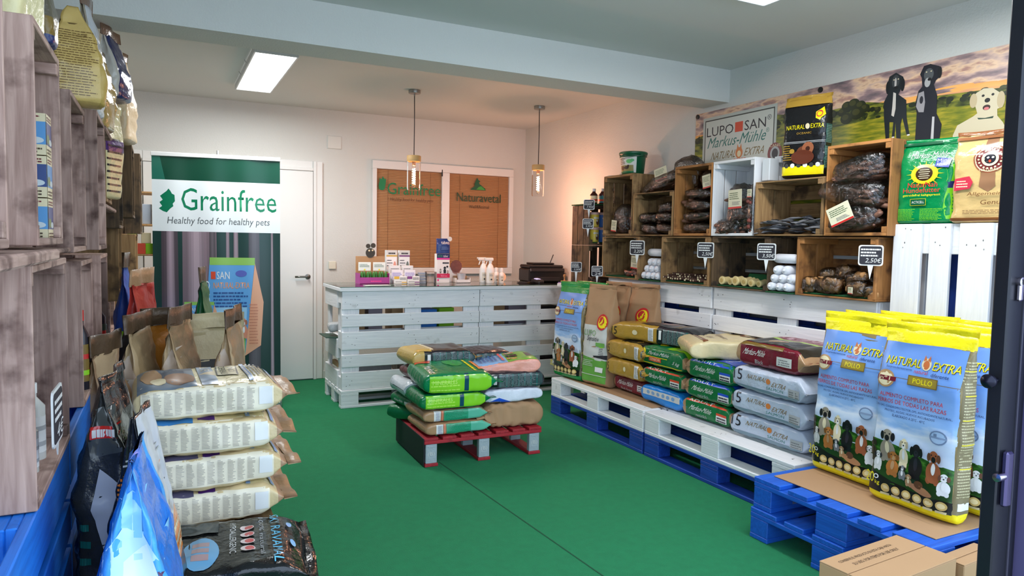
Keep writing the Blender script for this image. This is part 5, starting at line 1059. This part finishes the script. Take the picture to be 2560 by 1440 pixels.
ls = Art(); ls.r(.08, .1, .92, .9, (130,205,40)); ls.r(.55, .05, .61, .95, (20,70,90)); ls.L(.1, .2, .5, .8, 3, (180,230,90), .3); ls.t('MINERALES', .12, .5, .45, .7, (200,240,120))
rbag('lime sided green bag, lower of the two on the red pallet', -.02, .2, ZP+.158, -92, .10, .38, .46, (6,110,60), 73, {'right': ls}, rough=.2)
gt = Art(); gt.e(.35, .55, .2, .14, (60,150,70)); gt.p([(.05,.1),(.25,.05),(.3,.25),(.1,.3)], 'redo'); gt.t('Markus', .5, .1, .9, .2, 'white'); gt.L(.2, .72, .9, .78, 1, 'yellow', .5); gt.r(.3, .8, .8, .9, 'orange')
rbag('big glossy lime sided green bag, upper left of the red pallet pile', .0, .19, ZP+.265, -93, .13, .40, .47, (6,120,70), 74, {'right': ls, 'front': gt}, rough=.18, roll_=4)
rbag('dark green bag end poking out at the left back of the red pallet', -.01, .46, ZP, -60, .09, .24, .36, (8,104,56), 75, {'right': dk})
rbag('dark green bag lying behind the kraft ended ones, second layer', -.01, .45, ZP+.092, -80, .08, .30, .40, (8,104,56), 76, {'right': dk, 'bottom': dk})
rbag('white bag end poking out at the left side of the red pallet pile', -.03, .46, ZP+.175, -88, .10, .30, .42, (196,204,208), 77, {}, rough=.3, wr=.015)
rbag('maroon bag in the back left of the red pallet pile', .03, .46, ZP+.275, -90, .08, .30, .42, (96,36,36), 78, {})
gd = Art(); gd.r(.05, .05, .95, .95, (60,56,48)); gd.r(.05, .0, .95, .3, (190,160,80)); gd.L(.1, .3, .9, .4, 1, 'cream', .5)
tls = GS()
rbag('gold ended dark bag at the back left top of the red pallet pile', .02, .47, ZP+.36, -88, .11, .32, .46, 'ink', 79, {'right': tls, 'front': gd}, zones=((0, .18, (190,160,86)), (.93, 1, (170,130,60))), rough=.25)
rbag('dark bag with folded kraft top at the back middle of the red pallet pile', .76, .50, ZP+.34, 92, .10, .30, .40, 'ink', 80, {'left': tls}, zones=((.9, 1, (190,140,70)),), rough=.25)
wb = Art(); wb.p([(.1,.05),(.5,.05),(.3,.4)], 'azure2')
rbag('white and blue bag above the plain kraft one', .83, .19, ZP+.158, 86, .09, .36, .44, (214,220,230), 81, {'left': wb}, rough=.3, wr=.012)
rbag('black bag with teal text side below the peach one on the red pallet', .84, .18, ZP+.245, 86, .11, .34, .46, 'ink', 82, {'left': GS()}, zones=((.88, 1, (170,130,60)),), rough=.2)
pt_ = Art(); pt_.r(.0, .0, 1, .42, (110,170,60)); pt_.r(.0, .42, 1, 1, (130,172,214)); pt_.r(.3, .06, .7, .14, 'ink'); pt_.dog(.25, .28, .2, .14, (200,150,70), 'cream'); pt_.dog(.45, .26, .24, .16, 'black', 'ink'); pt_.dog(.68, .28, .2, .14, 'tan', 'cream'); pt_.L(.15, .55, .8, .8, 5, (50,90,160), .5); pt_.r(.1, .46, .9, .49, (220,80,80))
rbag('peach sided bag with dog picture on its blue green top, top right of the pile', .84, .17, ZP+.345, 74, .10, .34, .50, (130,172,214), 83, {'front': pt_}, side=(232,160,140), rough=.25, pitch_=-8)

# ================================================================== LEFT SIDE
for k, y0 in enumerate((1.15, 2.37, 3.59, 4.81)): pallet('blue painted pallet on edge under the left crates, %s' % ('nearest the viewer', 'second from the viewer', 'third from the viewer', 'farthest, behind the standing bags')[k], frame((-.244-.144, y0, 0), Y, Z, X), 'bluebright', 1.2, .768)  # same blue pallets, colour lightened to carry the daylight on this side
for k, y0 in enumerate((1.15, 2.37, 3.59, 4.81)):
    bb = thing('blue_board_wall', 'blue painted board behind the left pallet, %s' % ('nearest', 'second', 'third', 'farthest')[k], 'board', T(-.41, y0, 0)); box('board_sheet', bb, -.01, .01, 0, 1.2, 0, .765, 'wood:bluebright')
o = box('maroon_strip', None, -.235, -.18, 1.35, 1.40, .28, .75, M((120,30,50), .5), .004); tag(o, 'maroon upright strip in front of the nearest blue pallet', 'strip')
def lcr(lbl, y0, y1, z, h, key, ori='v', x=-.24, d=.32): return crate(lbl, frame((x, y0, z), Y, -X, Z), y1-y0, h, d, ori, key)
LZ = .771
lcr('nearest weathered crate in the lower left row, with white bottles and a chalk tag', 1.755, 2.36, .771, .525, 'grey')
lcr('second crate of the lower left row', 2.78, 3.20, LZ-.0, .50, 'grey')
lcr('third crate of the lower left row, dark bottles inside', 3.64, 4.08, LZ-.0, .50, 'grey')
lcr('fourth crate of the lower left row, near the standing bags', 4.75, 5.15, LZ+.2, .50, 'crate', x=-.22)
lcr('fifth crate of the lower left row, at the far end', 5.45, 5.85, LZ+.1, .50, 'crate', x=-.15)
for k, (y0, y1) in enumerate(((4.72, 5.2), (5.3, 5.95))):
    t_ = thing('wooden_riser', 'rough wooden riser under the far left crates, %s' % ('near', 'far')[k], 'riser', T(-.57, y0, .769)); box('riser_board', t_, 0, .33, 0, y1-y0, 0, .02, 'wood:grey'); 
    for yy in (0, y1-y0-.05): box('riser_block', t_, 0, .3, yy, yy+.05, .02, (.20, .10)[k], 'wood:grey')
lcr('nearest pinkish crate in the upper left row, cut by the photo edge', 1.08, 1.525, 1.335, .52, 'grey')
lcr('second pinkish crate of the upper left row with illustrated cartons', 1.86, 2.30, 1.335, .50, 'grey')
lcr('third crate of the upper left row, under the gold text bag', 2.56, 3.0, 1.305, .50, 'grey')
lcr('fourth crate of the upper left row with flaking paint', 3.06, 3.46, 1.305, .52, 'grey', x=-.205)
lcr('fifth darker crate of the upper left row with a cream pouch', 3.85, 4.25, 1.52, .50, 'crate', x=-.225)
lcr('sixth dark crate of the upper left row', 4.32, 4.74, 1.40, .47, 'dark', x=-.195)
lcr('dark crate between the sixth and the farthest upper left crates', 4.95, 5.35, 1.473, .45, 'dark', x=-.15)
lcr('seventh dark crate at the far end of the upper left row', 5.5, 5.9, 1.373, .55, 'dark', x=-.12)
def plank(lbl, y0, y1, z, x0=-.55, x1=-.22, rx=0, key='grey', t=.022):
    o = thing('shelf_plank', lbl, 'plank', T(0, 0, 0)); box('plank_board', o, x0, x1, y0, y1, z, z+t, 'wood:'+key, .005, mx=R(rx, 'X')); return o
plank('rough grey plank bridging the nearest left crates', 1.20, 2.02, 1.300, t=.026)
plank('short thin plank between the second and third left crates', 2.05, 2.60, 1.307, t=.014, x1=-.25)
plank('splintered thin board over the third lower left crate', 2.7, 3.5, 1.304-.022+.002, t=.012) if 0 else None
tp = plank('board bridging the fourth and fifth upper left crates', 3.46, 3.86, 1.806, t=.018, x1=-.2)
plank('warped board between the lower and upper far left crates', 3.45, 4.4, 1.50-.021, x1=-.21, t=.02)
plank('pale board under the sixth upper left crate', 4.7, 5.9, 1.50-.0, x1=-.19, t=.014) if 0 else None
# goods in the left crates
def A_tin(k):
    a = Art(); a.r(0, .0, 1, .25, 'cream'); a.r(0, .8, 1, 1, 'cream'); a.r(0, .25, 1, .8, ((90,150,200), (60,80,130))[k % 2]); a.e(.3, .4, .25, .12, (110,130,70)); a.e(.7, .35, .25, .08, (200,210,210)); a.L(.1, .84, .9, .97, 2, 'maroon', .5, k); a.L(.1, .05, .9, .2, 2, 'bark', .5, k+3); return a
for row in range(3):
    for c_ in range(3):
        x_ = -.34-.0*row; xx = -.30-.085*c_
        o = box('pet_food_carton', None, xx-.04, xx+.04, 2.165, 2.255, 1.348+.108*row, 1.348+.108*row+.105, M((200,186,150), .5), .002)
        tag(o, 'blue and cream illustrated carton in the pinkish crate, %s row, %s column' % (('bottom', 'middle', 'top')[row], ('outer', 'middle', 'inner')[c_]), 'carton', 'illustrated cartons in the pinkish crate')
        put(A_tin(row+c_), 'printed_front', o, (-.04, -.045, -.0525), (.08, 0, 0), (0, 0, .105), (0, -1, 0), off=.0006)
        if c_ == 0: put(A_tin(row+1), 'printed_side', o, (.04, -.045, -.0525), (0, .09, 0), (0, 0, .105), (1, 0, 0), off=.0006)
def lbottle(lbl, x, y, z, r, h, col, lc, cap):
    p = thing('bottle', lbl, 'bottle', T(x, y, z)); lathe('bottle_body', p, [(r*.95, 0), (r, .004), (r, h*.7), (r*.4, h*.82), (r*.4, h*.88)], M(col, .25)); lathe('cap', p, [(r*.45, h*.87), (r*.45, h)], M(cap, .4), seg=14); lathe('label', p, [(r*1.01, h*.12), (r*1.01, h*.58)], M(lc, .5), cap=False)
    for q in range(2): lathe('label_band', p, [(r*1.02, h*(.2+.2*q)), (r*1.02, h*(.26+.2*q))], M(('lime', 'red')[q] if col != 'offw' else 'lgrey', .5), cap=False)
for k, (x_, y_) in enumerate(((-.30, 2.0), (-.30, 2.12), (-.37, 2.05))): lbottle('white bottle in the nearest lower left crate, %s' % ('nearest', 'right one', 'inner one')[k], x_, y_, LZ+.012, .03, (.15, .20, .2)[k], 'offw', 'white', 'white')
for k, (x_, y_, h) in enumerate(((-.27, 3.02, .30), (-.27, 3.10, .16), (-.33, 3.1, .2))): lbottle('slim dark bottle in the second lower left crate, %s' % ('tall one', 'short outer one', 'inner one')[k], x_, y_, LZ+.012, .026, h, 'ink', 'dgold', 'red')
for k, (x_, y_, h) in enumerate(((-.275, 3.86, .27), (-.275, 3.96, .2), (-.34, 3.9, .25))): lbottle('dark bottle with yellow and red label in the third lower left crate, %s' % ('nearest', 'right one', 'inner one')[k], x_, y_, LZ+.012, .035, h, 'ink', (60,70,60), 'dgreen')
sign('oval chalk tag hanging in the nearest lower left crate, seen edge on', -.228, 1.99, .925, ['4€'], 89, 1.3, .03)
# bags on top of the left crates
def A_text(c, n=22, seed=1, head=True):
    a = Art(); a.L(.1, .08, .9, .75, n, c, .3, seed)
    if head: a.r(.1, .80, .9, .86, c)
    return a
GTX = A_text((110,80,40), 26, 2, False)
U2 = dict(wr=.014, lying=False)
bag('pet_food_bag', 'gold bag with fine text and pointed crimped top on the upper left crates', stand(-.262, 2.90, 1.808, 14, 0), .17, .34, .14, body=(204,174,104), side=(186,156,84), seed=90, tt=.62, seam=0, wr=.012, rough=.35, faces={'front': GTX, 'sideL': A_text((120,94,50), 20, 3)}, gus=.2, pinch=.8)
bag('pet_food_bag', 'cream bag with pink lettering on the near upper left crate, cut by the photo', stand(-.292, 2.03, 1.84, 82, 0), .20, .36, .07, body=(220,208,150), side=(224,212,158), seed=91, tt=.2, seam=.03, wr=.006, faces={'sideL': (lambda a: (a.r(.1, .3, .9, .33, 'pink'), a.L(.2, .36, .85, .9, 9, 'pink', .4), a.t('140', .4, .18, .85, .26, 'pink'), a)[-1])(Art())})
bag('pet_food_bag', 'dark patterned bag tapering to a point behind the cream pink lettered one', stand(-.285, 2.20, 1.84, 86, 0), .10, .28, .10, body=(96,88,70), side=(88,82,68), seed=92, tt=.9, seam=.0, wr=.008, zones=((0,.10,'navy'), (.10,.26,'dgold')))
bag('pet_food_bag', 'small white silver bag with brown clip behind the gold text bag', stand(-.245, 3.28, 1.828, 82, 0), .18, .42, .09, body=(190,194,200), side=(150,140,120), seed=93, tt=.6, seam=.06, wr=.012, seamc=(112,84,66), rough=.2, gus=.5)
bag('pet_food_bag', 'navy and silver bag with folded brown top on the left crates', stand(-.205, 4.02, 2.022, 74, 0), .22, .30, .12, body='navy', side=(196,190,180), seed=94, tt=.6, seam=.05, wr=.012, seamc=(112,84,66), rough=.2, gus=.5)
bag('pet_food_bag', 'silver edged gold pouch drooping in front of the navy and silver bag', stand(-.235, 3.70, 1.828, 80, 0), .20, .32, .09, body=(178,150,92), side=(168,140,84), seed=97, tt=.6, seam=.04, wr=.014, seamc=(120,104,90), rough=.15, gus=.4)
bag('pet_food_bag', 'cream and navy bag with brown clip top, farthest on the left crates', stand(-.19, 4.50, 1.873, 78, 0), .24, .46, .12, body=(220,196,156), side=(212,186,146), seed=95, tt=.5, seam=.05, wr=.012, seamc=(110,84,60), zones=((.62,.86,'navy'),), gus=.4)
bag('pet_food_bag', 'cream pouch with purple band sliding out of the fifth upper crate', stand(-.235, 4.00, 1.54, 62, 3), .17, .42, .07, body=(220,206,156), seed=96, tt=.4, seam=.04, wr=.008, zones=((.55,.68,'purple'),), faces={'front': A_text('ink', 9, 4, False)})

# wooden half pallets and the lying cream stack
HP = []
for k in range(2): pallet(('lower', 'upper')[k]+' rough wood pallet under the cream bag stack', floor_y(.38, 2.62, .144*k), 'crate', 1.05, .60)
def A_ct(c, pic):
    a = Art()
    a.r(.03, .03, .97, .40, pic[0]); a.e(.35, .22, .3, .12, pic[1]); a.e(.65, .3, .25, .1, pic[2]); a.e(.5, .12, .35, .07, 'tan'); a.e(.75, .16, .12, .05, 'cream')
    a.r(.05, .43, .95, .54, c); a.p([(.5,.43),(.62,.54),(.38,.54)], (214,196,160)); a.t('BLUE', .08, .455, .36, .515, 'cream')
    a.p([(.12,.57),(.6,.55),(.62,.70),(.14,.72)], 'dgrey'); a.p([(.13,.578),(.59,.558),(.61,.692),(.15,.712)], (206,196,156)); a.t('NO', .24, .645, .46, .69, 'dgrey'); a.t('CEREALS', .18, .585, .56, .63, 'dgrey')
    a.r(.08, .745, .92, .775, (140,170,210)); a.L(.12, .75, .88, .77, 1, 'white', .6); a.L(.1, .79, .8, .90, 4, 'dgrey', .5); a.r(.08, .915, .92, .94, (140,170,210)); return a
def A_cs():
    a = Art(); a.r(.05, .10, .90, .92, (236,226,200))
    for k in range(11):
        x0 = .06+.066*k; vs_, fs_ = [], []; g_ = random.Random(k)
        for j in range(16):
            y_ = .17+.042*j; w_ = g_.uniform(.030, .052) if j < 15 else .02; q = len(vs_); vs_ += [(x0, y_), (x0+w_, y_), (x0+w_, y_+.022), (x0, y_+.022)]; fs_.append((q, q+1, q+2, q+3))
        a.add(vs_, fs_, (186,178,162))
    a.r(.80, .28, .89, .80, 'white'); return a
CSA = A_cs()
pics = [((110,126,140), (70,90,110), (150,110,80)), ((60,130,190), (40,50,90), (200,180,180)), ((90,84,110), (60,60,90), (210,190,190)), ((90,84,110), (50,50,70), (200,180,170))]
cst = [A_ct(((132,150,170), 'purple', 'purple', 'purple')[k], pics[k]) for k in range(4)]
for k in range(4):
    kk = 3-k
    bag('pet_food_bag', 'cream bag with fine text side, %s of the stack of four' % ('bottom one', 'second from below', 'third from below', 'blue grey banded top one')[k], lie(-.115+.012*(k % 2), 2.97, .290+.134*k, -90+(k % 2)*1.5, .128), .42, .53, .128, body=(226,212,162), side=(214,192,146), seed=100+k,
        lying=True, faces={'front': cst[kk], 'right': CSA}, n=5, wr=.010, seam=.05, seamc='kraft', zones=((.955, 1, (176,140,108)),), rough=.35, droop=.004)
# standing bags behind the stack
zs = .2895
wt = A_text((120,110,100), 20, 7, False)
def sbag(lbl, x, y, f, W_, H_, t, body, side, seed, z=zs, faces=None, zones=(), tilt=0, lean=0, sc='bark', **kw):
    return bag('pet_food_bag', lbl, stand(x, y, z, f, tilt), W_, H_, t, body=body, side=side, seed=seed, tt=.5, seam=.08, wr=.015, gus=.45, seamc=sc, faces=faces, zones=zones, lean=lean, rough=.4, **kw)
wA = Art(); wA.r(.12, .05, .88, .72, (216,208,196)); wA.L(.2, .1, .8, .66, 34, (110,100,92), .3, 3); wA.p([(.12,.72),(.88,.72),(.6,.86),(.4,.86)], (190,170,150))
sbag('cream gusseted bag with brown folded top, left of the three behind the stack', -.10, 3.40, 74, .36, .67, .14, (150,128,94), (176,152,116), 110, faces={'sideL': wA}, lean=-.02)
sbag('cream gusseted bag with brown folded top, middle of the three behind the stack', .085, 3.41, 74, .36, .69, .14, (134,112,80), (176,152,116), 111, faces={'sideL': wA}, lean=.03)
sbag('cream gusseted bag with brown folded top, right of the three behind the stack', .27, 3.42, 74, .36, .68, .14, (140,116,84), (176,152,116), 112, faces={'sideL': wA}, lean=-.03)
cA = Art(); cA.r(.05, .62, .95, .80, (56,56,56)); cA.r(.05, .45, .95, .60, 'kraft'); cA.r(.2, .2, .8, .44, 'ink')
bl_ = pallet('rough wood pallet under the rear standing bags on the left', floor_y(.40, 3.70, 0), 'crate', 1.0, .62)
sbag('cream bag with dark grey panel, facing front behind the gusseted ones', .19, 3.80, 0, .36, .76, .13, (206,190,150), (160,130,90), 113, faces={'front': cA}, z=.146, sc=(206,190,150))
sbag('tall bag with red and black side and rolled top against the left crates', -.08, 3.88, 74, .34, .98, .16, (176,52,44), (60,58,58), 114, z=.146, zones=((.55,.80,(50,50,52)), (.80,1,(180,56,48))), sc='kraft')
sbag('orange and brown bag between the red black one and the middle gusseted one', .015, 3.66, 20, .22, .66, .10, (206,130,44), (110,76,48), 115, z=zs)
sbag('green bag with narrow brown top rising behind the cream dark panel bag', .20, 4.10, 80, .32, .98, .14, (10,96,50), (12,90,50), 116, z=.146, sc='bark')
sbag('blue and lime bag squeezed against the far left crates', -.17, 4.30, 85, .30, 1.05, .12, (40,80,170), (30,70,160), 117, z=.146, zones=((.6,.68,'lime'),))
sbag('kraft bag half hidden at the far left of the gusseted bags', -.19, 3.13, 70, .26, .62, .10, (176,150,116), (150,120,90), 118, z=zs)
# black bags lying in front of the stack
bB = Art(); bB.e(.42, .22, .30, .17, (110,170,214)); 
for k in range(3): bB.r(.25+.12*k, .13, .33+.12*k, .30, (190,150,140))
bB.rot(); bC = Art()
def A_blk():
    a = Art(); a.e(.66, .36, .26, .11, (110,170,210), 26)
    for k in range(3): a.r(.50+.11*k, .31, .58+.11*k, .41, (180,150,150))
    def st(txt, x0, x1, y0, y1, c): vs_, fs_ = text_geo(txt); a.add([(x0+(x1-x0)*x, y0+(y1-y0)*y) for x, y in vs_], fs_, c)
    st('HYPOALLERGENIC', .15, .75, .53, .57, 'white')
    for k in range(4): a.e(.28+.14*k, .64, .05, .045, (230,210,206)); a.e(.28+.14*k, .65, .038, .028, (214,90,90))
    st('100% natural', .12, .82, .715, .745, 'lgrey'); st('SKY RAVAMAL', .05, .95, .79, .85, (110,200,236))
    a.e(.3, .91, .05, .018, 'lblue'); a.e(.6, .92, .05, .018, 'lblue'); a.r(.1, .22, .32, .46, (60,66,66)); return a
kB = A_blk(); bk_ = thing('low_box', 'low brown box under the black bags at the front left', 'box', T(.03, 2.22, 0)); box('box_body', bk_, 0, .30, 0, .39, 0, .145, M((150,112,74), .8))
for k in range(2):
    bag('pet_food_bag', 'glossy black bag with pale blue lettering, %s in front of the cream stack' % ('lower one', 'upper one')[k], lie(-.09+.015*k, 2.445-.02*k, .148+.114*k, -92-3*k, .105), .44, .50, .105, body=(22,24,26), lying=True, seed=120+k, faces={'front': kB}, rough=.14, wr=.012, seam=.03)
o = box('pale_sheet', None, .03, .36, 2.60, 2.72, .292, .296, M((200,204,214), .6), .001, mx=R(4)); tag(o, 'pale sheet of paper between the cream stack and the black bags', 'paper')
# blue glossy bag and black bag standing at the left front
sk = Art(); sk.p([(.0,.3),(.1,.72),(.35,.86),(.5,.9),(.75,.86),(1,.6),(1,.3)], (140,200,242)); sk.p([(.15,.3),(.22,.68),(.5,.82),(.8,.6),(.9,.3)], (190,226,246)); sk.p([(.4,.4),(.42,.66),(.62,.72),(.8,.5),(.75,.35)], (226,242,250)); sk.e(.8, .58, .10, .012, (90,60,90), 12, -.4)
bag('pet_food_bag', 'glossy sky blue bag with two pointed corners at the lower left edge', stand(-.055, 1.87, .20, 86, 0), .34, .66, .24, body=(34,120,224), side=(80,164,236), seed=130, tt=.85, seam=.0, wr=.012, rough=.2, faces={'sideL': sk}, gus=.5)
db = Art(); db.p([(.2,.9),(.8,.95),(.9,.75),(.3,.72)], (70,74,72)); db.p([(.30,.52),(.45,.68),(.75,.62),(.7,.48),(.5,.36)], (196,200,208)); db.r(.30, .80, .75, .85, 'red'); db.L(.34, .805, .72, .845, 1, 'white', .8); db.L(.1, .3, .3, .5, 3, 'teal', .4)
bag('pet_food_bag', 'glossy black bag with red tag and crimped top against the blue pallets', stand(-.135, 2.36, .24, 84, 0), .34, .70, .15, body=(24,26,28), side=(46,48,46), seed=131, tt=.45, seam=.03, wr=.016, rough=.14, faces={'sideL': db}, gus=.3)
dc = Art(); dc.L(.30, .66, .75, .78, 6, 'orange', .5); dc.L(.3, .80, .7, .84, 2, 'lgrey', .4); dc.L(.3, .55, .7, .62, 2, 'lgrey', .4)
de = Art(); de.r(0, .35, 1, .52, (226,130,50)); de.r(0, .52, 1, 1, (196,198,206)); de.L(.1, .37, .9, .5, 3, 'cream', .4)
bag('pet_food_bag', 'black bag with orange and white stripe between the blue and black ones', stand(-.055, 2.19, .24, 84, 0), .26, .64, .22, body=(28,30,34), side=(30,32,36), seed=132, tt=.9, seam=.0, wr=.010, rough=.16, faces={'sideL': dc, 'front': de}, gus=.3)
for k, (x_, y_) in enumerate(((-.225, 1.66), (-.225, 2.05))):
    o = box('low_platform', None, x_, .14 if k == 0 else .02, y_, y_+(.385 if k == 0 else .52), .0, (.198, .238)[k], M((60,62,70), .8), .004); tag(o, ('dark low box under the sky blue bag', 'dark low box under the two standing black bags')[k], 'box')
